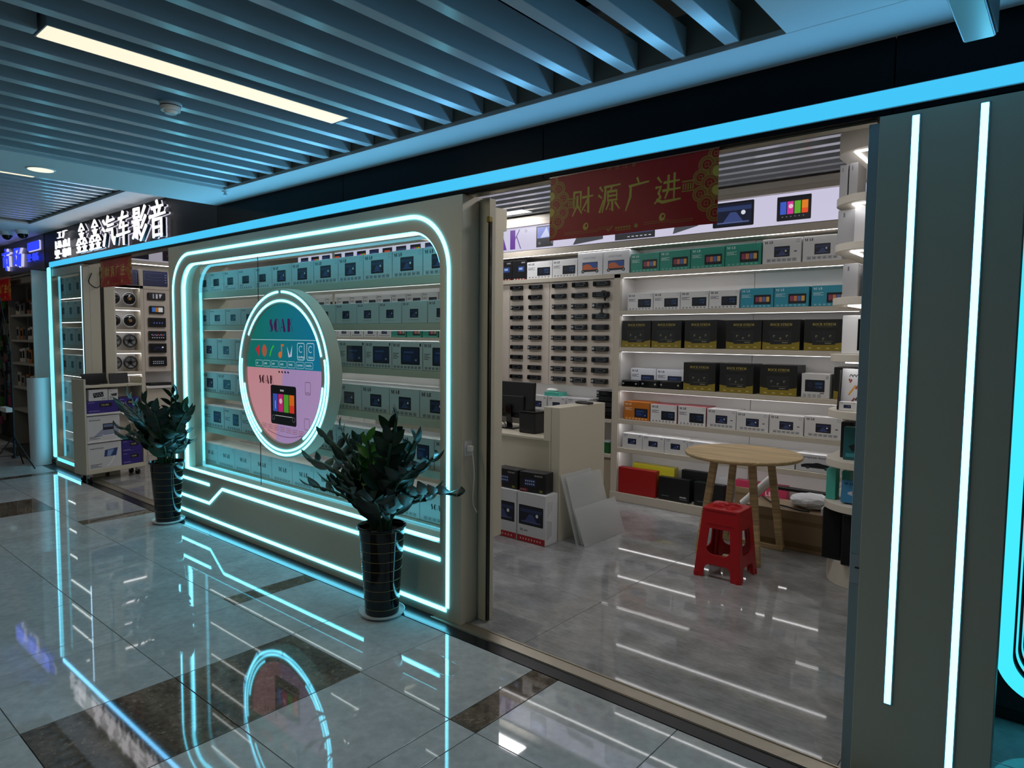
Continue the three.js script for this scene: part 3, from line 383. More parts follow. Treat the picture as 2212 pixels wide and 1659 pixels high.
// ---------------------------------------------------------------- round illuminated sign on the display window
{
  const t = thing('round_sign', 'round drum-shaped sign with cyan light rings on the display window', 'sign', [-4.11, 1.247, 0]);
  const prof = [[0.3, -0.088], [0.568, -0.088], [0.57, -0.086], [0.57, -0.003], [0.567, 0], [0.474, 0], [0.472, -0.002], [0.472, -0.02]].map(([a, b]) => new THREE.Vector2(a, b));
  mesh('drum', new THREE.LatheGeometry(prof, 96).rotateX(Math.PI / 2), M.cream, t);
  const pt = ctex(1024, 1024, (c) => {
    const gr = c.createLinearGradient(100, 0, 924, 0); gr.addColorStop(0, '#0f7c72'); gr.addColorStop(1, '#0a7fa4'); c.fillStyle = gr; c.fillRect(0, 0, 1024, 476);
    soak(c, 330, 110, 96, '#4a1050'); fr(c, '#bfe4ea', 0, 262, 1024, 5);
    c.fillStyle = '#d8283a'; c.beginPath(); c.moveTo(130, 336); c.lineTo(186, 300); c.lineTo(178, 392); c.fill(); c.fillStyle = '#b06a48'; c.beginPath(); c.ellipse(258, 346, 34, 46, 0, 0, 7); c.fill(); c.fillStyle = '#e04a5a'; c.beginPath(); c.arc(258, 330, 14, 0, 7); c.fill(); c.strokeStyle = '#3ecf3a'; c.lineWidth = 14; c.beginPath(); c.moveTo(336, 388); c.quadraticCurveTo(352, 330, 392, 308); c.stroke();
    c.fillStyle = '#e87a3a'; c.beginPath(); c.arc(478, 374, 24, 0, 7); c.fill(); c.fillRect(492, 296, 12, 80); c.fillRect(492, 296, 36, 14); c.fillStyle = '#d8dcf4'; c.beginPath(); c.moveTo(570, 310); c.lineTo(608, 380); c.lineTo(640, 300); c.lineTo(632, 384); c.lineTo(590, 390); c.fill();
    c.strokeStyle = '#dff2f6'; c.lineWidth = 5; for (const x of [706, 826]) { rrect(c, x, 286, 88, 118, 14); c.stroke(); c.beginPath(); c.arc(x + 44, 328, 22, 0.8, 5.6); c.stroke(); } txt(c, 'CarPlay', 712, 392, 22, '#dff2f6'); txt(c, 'Voice', 844, 392, 22, '#dff2f6');
    c.lineWidth = 3; ['BT', 'WiFi', 'DSP', 'AHD', 'TPMS', 'Carlink', 'Netflix'].forEach((s, i) => { const x = 130 + i * 112; c.strokeStyle = '#cfe8ee'; rrect(c, x, 420, 96, 44, 6); c.stroke(); txt(c, s, x + 12, 450, 20, '#cfe8ee'); });
    const g2 = c.createLinearGradient(0, 476, 1024, 700); g2.addColorStop(0, '#e09aa4'); g2.addColorStop(0.47, '#dda0a8'); g2.addColorStop(0.5, '#b79bd0'); g2.addColorStop(1, '#c2a0d2'); c.fillStyle = g2; c.fillRect(0, 476, 1024, 548);
    soak(c, 172, 532, 62, '#3a0a14'); for (let i = 0; i < 4; i++) { c.fillStyle = '#241018'; c.beginPath(); c.ellipse(462 + i * 40, 500, 11, 7, 0.3, 0, 7); c.fill(); }
    c.fillStyle = '#0a0a0d'; rrect(c, 340, 600, 344, 290, 18); c.fill(); ['#3c5cc4', '#d0287e', '#56ac30', '#f0701e'].forEach((q, i) => fr(c, q, 370 + i * 74, 664, 66, 132)); fr(c, '#e83a22', 592, 740, 66, 56); c.fillStyle = '#f2c8d8'; c.beginPath(); c.arc(478, 716, 20, 0, 7); c.fill(); fr(c, '#fff', 400, 716, 4, 60); fr(c, '#e0e0e4', 400, 824, 230, 4); for (const x of [376, 648]) { c.strokeStyle = '#55585c'; c.lineWidth = 6; c.beginPath(); c.arc(x, 842, 17, 0, 7); c.stroke(); } txt(c, '09:00', 470, 644, 20, '#f0f0f0');
    c.strokeStyle = '#5a3a54'; c.lineWidth = 3; rrect(c, 800, 560, 66, 88, 10); c.stroke(); txt(c, 'CarPlay', 804, 640, 15, '#5a3a54'); rrect(c, 786, 820, 62, 78, 10); c.stroke();
    for (let i = 0; i < 7; i++) { c.strokeStyle = '#8a5a70'; c.strokeRect(210 + i * 84, 900 + i * 3, 62, 30); fr(c, '#b07a92', 222 + i * 84, 910 + i * 3, 40, 10); } c.strokeStyle = '#4a1a3c'; c.beginPath(); c.moveTo(290, 944); c.quadraticCurveTo(520, 1010, 760, 946); c.stroke();
  });
  const pm = new THREE.MeshStandardMaterial({ color: 0x222222, roughness: 0.4, emissive: 0xffffff, emissiveMap: pt, emissiveIntensity: 0.62 });
  mesh('poster', new THREE.CircleGeometry(0.471, 72).translate(0, 0, -0.016), pm, t);
  const rings = [[0.549, 92, 448], [0.52, 170, 372], [0.49, 15, 148], [0.49, 190, 238], [0.49, 302, 352]];
  for (const [r, a, b] of rings) mesh('light_ring', ribbon(arc(0, 0, r, a, b, Math.ceil(Math.abs(b - a) / 4)), 0.0125, 0.004, 0), glow(LG, 1), t);
  for (let i = 0; i < 10; i++) { const a = i / 10 * Math.PI * 2; areaLight(t, V(0.535 * Math.cos(a), 0.535 * Math.sin(a), 0.014), V(-Math.sin(a), Math.cos(a), 0), PZ, 0.33, 0.034, CY, P_LINE); }
}
// ---------------------------------------------------------------- pillar right of the door and the recess beside it
struct('wall_front', [rb(-0.535, -0.15, 0, 2.22, -0.06, 0, 0.002)], M.cream);
ledStrip('light_strip', 'cyan vertical light strip nearest the door on the pillar', V(-0.4325, 0.312, 0), V(-0.4325, 2.205, 0), PZ, 0.021, LG, 1, CY, P_LINE);
ledStrip('light_strip', 'cyan vertical light strip on the outer side of the pillar', V(-0.256, 0.0, 0), V(-0.256, 2.205, 0), PZ, 0.021, LG, 1, CY, P_LINE);
{
  const d = thing('sliding_door_leaf', 'narrow blue-grey edge of the pushed-back sliding door beside the pillar', 'door', [-0.552, 0, -0.035]);
  mesh('stile', bev(0.034, 2.2, 0.04, 0.002).translate(0, 1.105, 0), M.greyblue, d); mesh('lock_plate', bev(0.03, 0.1, 0.004, 0.001).translate(0, 0.735, 0.022), M.alu, d); mesh('keyhole', bev(0.014, 0.004, 0.003, 0.0005).translate(0.008, 0.74, 0.0255), M.black, d);
  const w = thing('display_case', 'cyan-framed display case standing in the recess at the right edge', 'display case', [0, 0, -0.8]);
  mesh('body', rb(-0.25, 1.2, 0.05, 2.4, -0.1, 0, 0.01), M.gloss, w); mesh('foot', rb(-0.2, 1.15, 0, 0.05, -0.09, -0.02, 0.004), M.black, w);
  const path = (x, y, r) => [[1.0, y], ...arc(x + r, y + r, r, 270, 180), [x, 2.2]], cg = glow([0.06, 0.85, 1.1], 1);
  mesh('light_frame', ribbon(path(-0.178, 0.14, 0.14), 0.056, 0.02, 0), cg, w); mesh('light_frame', ribbon(path(-0.138, 0.19, 0.12), 0.006, 0.02, 0), cg, w); mesh('light_frame', ribbon(path(-0.122, 0.21, 0.12), 0.004, 0.02, 0), cg, w);
  areaLight(w, V(-0.178, 1.2, 0.025), UPV, PZ, 1.9, 0.04, CY, 5);
}
// thresholds of both doors
for (const [a, b] of [[-2.6, -0.5], [-7.9, -5.6]]) {
  struct('trim_2', span(a, b, -0.0095, 0.0015, 0.038, 0.11), M.granite);
  struct('trim_3', [rb(a, b, -0.0095, 0.004, -0.05, 0.036, 0.002), span(a, b, 0.003, 0.007, 0.024, 0.034), span(a, b, 0.003, 0.007, -0.048, -0.04)], M.steel);
}
struct('trim_4', [span(-5.6, -2.6, -0.0095, 0.0015, 0.002, 0.11), span(-0.535, 1.2, -0.0095, 0.0015, 0.002, 0.11), span(-8.95, -7.9, -0.0095, 0.0015, 0.002, 0.11)], M.granite);
{ // post and glass door edge on the left of the door opening
  const p = thing('door_post', 'cream post with a dark glass edge beside the display window', 'door post', [-2.37, 0, -0.15]);
  mesh('post', bev(0.07, 2.21, 0.05, 0.003).translate(0, 1.105, 0), M.cream, p); mesh('glass_edge', bev(0.012, 2.1, 0.02, 0.001).translate(0.038, 1.06, 0.022), M.gloss, p); mesh('handle_stop', bev(0.02, 0.03, 0.03, 0.004).translate(0.045, 2.1, 0.035), S(0x8a7a40, { metalness: 0.6 }), p);
  const s = thing('wall_socket', 'white wall socket with a hanging cord on the display window side', 'socket', [-2.405, 0.93, -0.05]);
  mesh('plate', bev(0.006, 0.08, 0.06, 0.002), M.white, s); mesh('plug', bev(0.03, 0.03, 0.026, 0.004).translate(0.016, 0, 0), M.white, s); mesh('cord', tube([V(0.03, -0.01, 0), V(0.035, -0.12, -0.01), V(0.012, -0.3, -0.03), V(0.03, -0.34, -0.04)], 0.003), M.white, s);
}

// ---------------------------------------------------------------- cartons
const cartonGeo = new Map();
function carton(key, x0, x1, y0, h, zf, d, label, group, turn = 0, name = 'carton') {
  const w = x1 - x0 - 0.004, k = [w.toFixed(3), h.toFixed(3), d].join();
  if (!cartonGeo.has(k)) cartonGeo.set(k, bev(w, h, d, 0.0025, true));
  const o = mesh(name, cartonGeo.get(k), cards[key]); o.position.set((x0 + x1) / 2, y0 + h / 2 + 0.001, zf - d / 2); o.rotation.y = turn; return tag(o, label, 'box', group);
}
function cartonAt(key, w, h, d, x, y, z, turn, label, group, name = 'carton') { const o = mesh(name, bev(w, h, d, 0.0025, true), cards[key]); o.position.set(x, y + h / 2, z); o.rotation.y = turn; return tag(o, label, 'box', group); }

// ---------------------------------------------------------------- rack of boxed screens inside the display window
{
  const rack = thing('display_rack', 'cream shelf rack holding boxed car screens inside the display window', 'rack');
  const rows = [
    { y: 1.855, t: 0.05, h: 0.158, xs: [-5.69, -5.506, -5.272, -5.042, -4.79, -4.55, -4.289, -4.015, -3.736, -3.471, -3.191, -2.919, -2.65], key: (i) => (i < 5 ? 'showA2' : 'showA'), nm: 'top shelf' },
    { y: 1.583, t: 0.042, h: 0.13, xs: [-5.69, -5.53, -5.254, -5.01, -4.76, -4.51, -4.26, -4.01, -3.767, -3.541, -3.318, -3.106, -2.879, -2.65], key: () => 'showB', nm: 'second shelf' },
    { y: 1.307, t: 0.04, h: 0.167, xs: [-5.69, -5.401, -5.11, -4.82, -4.55, -4.28, -4.01, -3.735, -3.46, -3.197, -2.92, -2.65], key: (i) => (i < 4 ? 'showB' : 'showC'), nm: 'third shelf' },
    { y: 1.03, t: 0.045, h: 0.165, xs: [-5.69, -5.412, -5.107, -4.83, -4.56, -4.3, -4.03, -3.77, -3.496, -3.221, -2.946, -2.67], key: () => 'showD', nm: 'fourth shelf' },
    { y: 0.736, t: 0.045, h: 0.18, xs: [-5.687, -5.311, -5.035, -4.72, -4.4, -4.08, -3.77, -3.45, -3.13, -2.82, -2.52], key: () => 'showE', nm: 'fifth shelf' },
    { y: 0.425, t: 0.05, h: 0.172, xs: [-5.69, -5.438, -5.152, -4.896, -4.589, -4.311, -4.043, -3.771, -3.49, -3.22, -2.945, -2.66], key: () => 'showF', nm: 'lowest shelf' },
  ];
  for (const r of rows) {
    const s = mesh('shelf', rb(-5.69, -2.51, r.y - r.t, r.y, -0.43, -0.185, 0.002), M.cream, rack);
    if (r.y > 0.5) {
      mesh('light_strip', bx(3.1, 0.002, 0.012, -4.1, r.y - r.t - 0.0005, -0.215), glow(WH, 1.3), s);
      areaLight(s, V(-4.1, r.y - r.t - 0.004, -0.215), PX, V(0, -1, -0.3), 3.1, 0.012, WH, P_DISPLAY);
    }
    for (let i = 0; i + 1 < r.xs.length; i++) carton(r.key(i), r.xs[i], r.xs[i + 1], r.y, r.h, -0.2, 0.2, `white boxed car screen, ${ORD[i]} from the left on the display window's ${r.nm}`, 'boxed screens in the display window');
  }
  const top = mesh('top_light', bx(3.1, 0.008, 0.014, -4.1, 2.094, -0.2), glow(WH, 1.3), rack); areaLight(rack, V(-4.1, 2.087, -0.2), PX, V(0, -1, -0.2), 3.1, 0.014, WH, P_DISPLAY);
  for (const x of [-5.695, -4.1, -2.505]) mesh('upright', rb(x - 0.005, x + 0.005, 0.375, 2.1, -0.425, x === -4.1 ? -0.41 : -0.2, 0.001), M.cream, rack);
}
// ---------------------------------------------------------------- shelf wall at the back of the shop
const ZB = -2.93;
{
  const unit1 = thing('wall_shelf', 'tall beige lit shelf wall behind the wooden table', 'shelf');
  mesh('back_panel', [rb(-3.26, -2.13, 0.08, 2.35, -3.22, -3.2, 0.002), rb(-2.126, -0.46, 0.08, 2.35, -3.22, -3.2, 0.002)], M.white, unit1);
  mesh('side_panel', rb(-3.33, -3.262, 0.0, 2.1, -3.2, ZB, 0.002), M.shelfFace, unit1);
  mesh('inner_side', rb(-3.262, -3.256, 0.08, 2.06, -3.2, ZB - 0.02, 0.001), M.white, unit1);
  mesh('plinth', rb(-3.33, -1.22, 0, 0.08, -3.2, ZB + 0.01, 0.002), M.shelfFace, unit1);
  for (const y of [2.105, 1.765, 1.43, 1.07, 0.766, 0.5]) {
    const s = mesh('shelf', rb(y > 2 ? -5.6 : -3.262, -1.22, y - 0.042, y, -3.2, ZB, 0.002), M.shelfFace, unit1);
    mesh('light_strip', bx(1.98, 0.002, 0.014, -2.25, y - 0.0425, ZB - 0.02), glow(WH, K_SHELF), s); areaLight(s, V(-2.25, y - 0.046, ZB - 0.02), PX, V(0, -1, -0.45), 1.98, 0.014, WH, P_SHELF);
  }
  const beam = mesh('top_beam', rb(-8.6, -1.22, 2.335, 2.395, -3.2, ZB, 0.002), M.shelfFace, unit1);
  mesh('light_strip', bx(7.3, 0.002, 0.014, -4.95, 2.3345, ZB - 0.02), glow(WH, K_SHELF), beam); areaLight(beam, V(-4.95, 2.331, ZB - 0.02), PX, V(0, -1, -0.4), 7.3, 0.014, WH, P_SHELF);
  mesh('top_board', rb(-8.6, -1.22, 2.638, 2.68, -3.2, ZB + 0.03, 0.002), M.shelfFace, unit1);

  // backlit advertising boards above the shelves
  const adv = (x0, x1, label, draw) => { const w = x1 - x0, t = thing('advertising_lightbox', label, 'light box', [(x0 + x1) / 2, 2.396, ZB - 0.015]); const tx = ctex(2048, 136, draw);
    const m = new THREE.MeshStandardMaterial({ color: 0x222222, roughness: 0.4, emissive: 0xffffff, emissiveMap: tx, emissiveIntensity: 0.78 });
    mesh('face', new THREE.PlaneGeometry(w, 0.237).translate(0, 0.121, 0.016), m, t); mesh('case', bx(w - 0.002, 0.236, 0.03, 0, 0.121, 0), M.white, t); areaLight(t, V(0, 0.121, 0.02), PX, PZ, w, 0.24, [0.86, 0.84, 1], 0.55); };
  adv(-4.9, -1.24, 'backlit lavender board with printed car screens above the shelves', (c) => {
    const px = (x) => (x + 4.9) / 3.66 * 2048; fr(c, '#dcd8f2', 0, 0, 2048, 136); soak(c, -123, 12, 112, '#6a2aa0'); c.strokeStyle = '#555'; c.lineWidth = 2; c.beginPath(); c.arc(px(-4.385), 24, 7, 0, 7); c.stroke();
    fr(c, '#15171c', px(-4.25), 8, 118, 118); fr(c, '#7f8fe0', px(-4.24), 14, 106, 62); c.fillStyle = '#d4dcff'; c.beginPath(); c.moveTo(px(-4.2), 74); c.lineTo(px(-4.12), 16); c.lineTo(px(-4.08), 70); c.fill(); for (const k of [0.02, 0.18]) { c.fillStyle = '#60646c'; c.beginPath(); c.arc(px(-4.23 + k), 104, 9, 0, 7); c.fill(); }
    c.fillStyle = '#3a3d44'; c.beginPath(); c.moveTo(px(-3.8), 132); c.lineTo(px(-3.75), 86); c.lineTo(px(-3.46), 64); c.lineTo(px(-3.46), 116); c.fill(); fr(c, '#1c1e24', px(-3.33), 24, 228, 108); fr(c, '#3f4c7a', px(-3.31), 32, 206, 70); for (let i = 0; i < 6; i++) fr(c, '#c8ccd4', px(-3.2) + i * 24, 116, 14, 5); c.fillStyle = '#4a4d54'; c.beginPath(); c.moveTo(px(-2.75), 128); c.lineTo(px(-2.72), 60); c.lineTo(px(-2.5), 30); c.lineTo(px(-2.52), 100); c.fill();
    unit(c, px(-2.39), 8, 190, 114, 'road'); unit(c, px(-1.87), 14, 142, 106, 'tiles');
  });
  adv(-8.55, -4.93, 'backlit board with printed car screens behind the display window', (c) => { fr(c, '#dcd8f2', 0, 0, 2048, 136); for (let i = 0; i < 14; i++) { const x = 40 + i * 146; unit(c, x, 22, 104, 96, ['road', 'tiles', 'blue', 'dash'][i % 4]); if (i % 4 === 3) fr(c, '#c8502e', x + 20, 40, 60, 40); } });

  // panels that carry the car radios
  const pnl = thing('radio_panel', 'beige wall panel of three boards carrying rows of car radios', 'panel');
  for (const [a, b] of [[-5.6, -4.614], [-4.61, -4.092], [-4.088, -3.332]]) mesh('board', rb(a, b, 1.045, 2.062, -2.97, -2.95, 0.0015), S(0xd8cdc0, { roughness: 0.6 }), pnl);
  mesh('under_light', bx(2.2, 0.008, 0.02, -4.45, 1.05, -3.0), glow(WH, 1.3), pnl); areaLight(pnl, V(-4.45, 1.044, -3.0), PX, V(0, -1, -0.3), 2.2, 0.02, WH, P_SHELF * 0.8);
  const base = thing('base_cabinet', 'beige low cabinet with an open niche under the radio panel', 'cabinet');
  mesh('niche_wall', rb(-5.6, -3.332, 0.42, 1.045, -3.22, -3.2, 0.001), M.white, base); mesh('counter', rb(-5.6, -3.332, 0.72, 0.75, -3.2, ZB, 0.002), M.shelfFace, base); mesh('top', rb(-5.6, -3.332, 0.39, 0.42, -3.2, ZB, 0.002), M.shelfFace, base); mesh('front', rb(-5.6, -3.332, 0, 0.388, -3.2, ZB - 0.02, 0.002), S(0xa89a82), base);

  // cartons on the shelves: [print, left, right, height]
  const put = (y, name, list, group) => list.forEach(([key, a, b, h, d = 0.2, zo = 0, dy = 0], i) => carton(key, a, b, y + dy, h, ZB - 0.02 - zo, d, `${PRINT[key]}, ${ORD[i]} from left, ${name}`, group));
  const PRINT = { blackdvd: 'black boxed car player with a blue picture', white: 'white boxed car screen', gem: 'white tall box with an orange screen picture', green: 'green boxed car screen', plainwhite: 'white box with a dark screen picture', teal: 'teal blue boxed car screen', rock: 'black and gold amplifier box', blueunit: 'pale box with a blue screen picture', soft: 'light grey screen box', orange: 'orange boxed car screen', redtop: 'white boxed car screen with a red lid', small: 'small white screen box', euro: 'grey box with a printed black car', plain: 'blank white box' };
  put(2.105, 'top shelf wall row', [['blackdvd', -4.9, -4.79, 0.2], ['blackdvd', -4.79, -4.584, 0.2], ['blackdvd', -4.584, -4.391, 0.2], ['white', -4.385, -4.06, 0.17], ['white', -4.06, -3.757, 0.17], ['gem', -3.757, -3.47, 0.216], ['gem', -3.47, -3.183, 0.216], ['green', -3.174, -2.881, 0.165], ['green', -2.881, -2.59, 0.168], ['green', -2.59, -2.287, 0.17], ['green', -2.287, -1.985, 0.175], ['plainwhite', -1.98, -1.681, 0.192], ['plainwhite', -1.675, -1.39, 0.19]], 'cartons on the highest shelf row');
  put(1.765, 'row below the green boxes', [['white', -3.198, -2.935, 0.152], ['white', -2.935, -2.675, 0.152], ['white', -2.675, -2.415, 0.152], ['white', -2.415, -2.153, 0.152], ['teal', -2.148, -1.878, 0.155], ['teal', -1.878, -1.611, 0.155], ['teal', -1.598, -1.33, 0.155]], 'cartons on the second shelf row');
  put(1.43, 'row of six such boxes', [['rock', -3.25, -2.95, 0.242], ['rock', -2.946, -2.654, 0.242], ['rock', -2.628, -2.333, 0.242], ['rock', -2.258, -1.962, 0.238], ['rock', -1.959, -1.666, 0.238], ['rock', -1.641, -1.35, 0.238]], 'amplifier boxes on the shelf wall');
  put(1.07, 'row with loose radios', [['blueunit', -3.2, -2.935, 0.168, 0.14, 0.09], ['blueunit', -2.935, -2.664, 0.168, 0.14, 0.09], ['rock', -2.629, -2.335, 0.24], ['rock', -2.303, -2.015, 0.242], ['rock', -1.966, -1.674, 0.242], ['soft', -1.646, -1.436, 0.185], ['rock', -1.415, -1.13, 0.24]], 'cartons on the mixed shelf row');
  put(0.766, 'row with the orange box', [['orange', -3.21, -2.942, 0.168], ['redtop', -2.938, -2.676, 0.162], ['redtop', -2.669, -2.409, 0.166], ['plainwhite', -2.404, -2.148, 0.16], ['plainwhite', -2.148, -1.883, 0.153], ['plainwhite', -1.88, -1.615, 0.153], ['plainwhite', -1.612, -1.337, 0.162]], 'cartons on the fifth shelf row');
  put(0.5, 'row behind the table top', [['small', -3.222, -3.01, 0.138], ['small', -3.01, -2.791, 0.135], ['small', -2.791, -2.574, 0.135], ['small', -2.574, -2.35, 0.132], ['plain', -2.35, -2.1, 0.13], ['plain', -2.1, -1.85, 0.13], ['plain', -1.85, -1.67, 0.13], ['euro', -1.664, -1.36, 0.135], ['soft', -1.35, -1.13, 0.19]], 'cartons on the low shelf row');
  // loose radios lying before the pale boxes
  [[-3.235, -3.052, 0.06], [-3.033, -2.859, 0.07], [-2.85, -2.637, 0.072]].forEach(([a, b, h], i) => { const t = thing('loose_car_radio', `loose black car radio lying on the shelf, ${ORD[i]} from the left`, 'car radio', [(a + b) / 2, 1.07, ZB - 0.055]); mesh('body', bev(b - a, h, 0.09, 0.006).translate(0, h / 2, 0), M.black, t); mesh('faceplate', bev(b - a - 0.02, h - 0.015, 0.008, 0.003).translate(0, h / 2, 0.048), M.gloss, t); for (const s of [-1, 1]) mesh('knob', cyl(0.008, 0.008, 0.01, 14).rotateX(Math.PI / 2).translate(s * ((b - a) / 2 - 0.025), h / 2, 0.056), M.alu, t); });
  // bottom row
  carton('red', -3.25, -2.86, 0.08, 0.238, -2.94, 0.07, 'glossy red case standing at the left end of the bottom row', undefined, 0, 'equipment_case');
  carton('yellow', -3.17, -2.74, 0.08, 0.27, -3.06, 0.08, 'yellow box standing behind the red case', undefined);
  carton('amp', -2.84, -2.54, 0.08, 0.205, -2.95, 0.06, 'black amplifier box right of the red case', 'black boxes in the bottom row');
  carton('amp', -2.67, -2.4, 0.08, 0.272, -3.05, 0.06, 'taller black box behind the amplifier boxes', 'black boxes in the bottom row');
  carton('amp', -2.5, -2.23, 0.08, 0.205, -2.95, 0.06, 'black amplifier box behind the left table leg', 'black boxes in the bottom row');
  carton('plain', -2.39, -2.24, 0.08, 0.25, -3.09, 0.06, 'white box behind the black amplifier boxes', undefined);
  carton('pink', -2.19, -1.76, 0.08, 0.25, -3.08, 0.06, 'pink printed lamp box lying in the bottom row', undefined);
  cartonAt('kraft', 0.2, 0.2, 0.02, -2.06, 0.085, -3.02, 0, 'bare brown cardboard sheet before the pink box', undefined, 'cardboard_sheet');
  cartonAt('kraft', 0.62, 0.285, 0.34, -1.56, 0, -2.66, 0.02, 'big brown taped carton on the floor under the shelf', undefined, 'floor_carton');
  { const o = mesh('paper_roll', new THREE.CylinderGeometry(0.035, 0.035, 0.34, 20, 1, true).rotateZ(-0.75).translate(-1.9, 0.32, -2.82), S(0xdcdcdc, { side: THREE.DoubleSide })); tag(o, 'rolled white paper leaning behind the table leg', 'paper roll');
    const g = new THREE.IcosahedronGeometry(0.11, 3), p = g.attributes.position; for (let i = 0; i < p.count; i++) { const q = V(p.getX(i), p.getY(i), p.getZ(i)), k = 0.75 + 0.5 * fbm(Math.abs(q.x * 4 + 3) % 1, Math.abs(q.y * 4 + q.z * 5 + 3) % 1, 6, 3); p.setXYZ(i, q.x * k * 1.35, Math.max(-0.045, q.y * k * 0.5), q.z * k); } g.computeVertexNormals();
    const b = mesh('plastic_bag', g.translate(-1.46, 0.332, -2.69), PH(0xe4e6ea, { roughness: 0.35 })); tag(b, 'crumpled white plastic bag on the brown carton', 'bag');
    cartonAt('plain', 0.2, 0.05, 0.14, -1.245, 0.288, -2.56, 0.1, 'flat white box on the brown carton beside the bag');
    const c1 = mesh('cable', tube([V(-1.84, 0.3, -2.75), V(-1.7, 0.292, -2.6), V(-1.6, 0.297, -2.55), V(-1.5, 0.294, -2.52), V(-1.42, 0.296, -2.505)], 0.006, 40), M.rubber); tag(c1, 'black cable trailing over the brown carton', 'cable');
    const d1 = mesh('light_bar', rb(-1.8, -1.25, 0.36, 0.385, -3.0, -2.94, 0.004), M.black); tag(d1, 'long black light bar lying behind the plastic bag', 'light bar'); d1.position.y = -0.035; }
  // shelves with cartons behind the display window
  const far = thing('wall_shelf', 'beige shelf wall seen behind the display window boxes', 'shelf');
  mesh('back_panel', rb(-8.6, -5.62, 0.08, 2.335, -3.22, -3.2, 0.002), M.white, far); mesh('side_panel', rb(-5.66, -5.62, 0, 2.3, -3.2, ZB, 0.002), M.shelfFace, far);
  for (const [y, key, h] of [[1.86, 'white', 0.17], [1.5, 'plainwhite', 0.15], [1.12, 'blueunit', 0.17], [0.76, 'white', 0.16], [0.4, 'small', 0.15]]) {
    const s = mesh('shelf', rb(-8.6, -5.66, y - 0.04, y, -3.2, ZB, 0.002), M.shelfFace, far); mesh('light_strip', bx(2.9, 0.002, 0.014, -7.13, y - 0.0405, ZB - 0.02), glow(WH, K_SHELF), s); areaLight(s, V(-7.13, y - 0.044, ZB - 0.02), PX, V(0, -1, -0.4), 2.9, 0.014, WH, P_SHELF * 0.8);
    for (let i = 0; i < 10; i++) carton(i > 6 && y === 1.5 ? 'green' : key, -8.5 + i * 0.28, -8.23 + i * 0.28, y, h, ZB - 0.03, 0.2, `pale boxed screen, ${ORD[i]} from left, ${ORD[[1.86, 1.5, 1.12, 0.76, 0.4].indexOf(y)]} wall shelf behind the display window`, 'cartons behind the display window');
  }
}
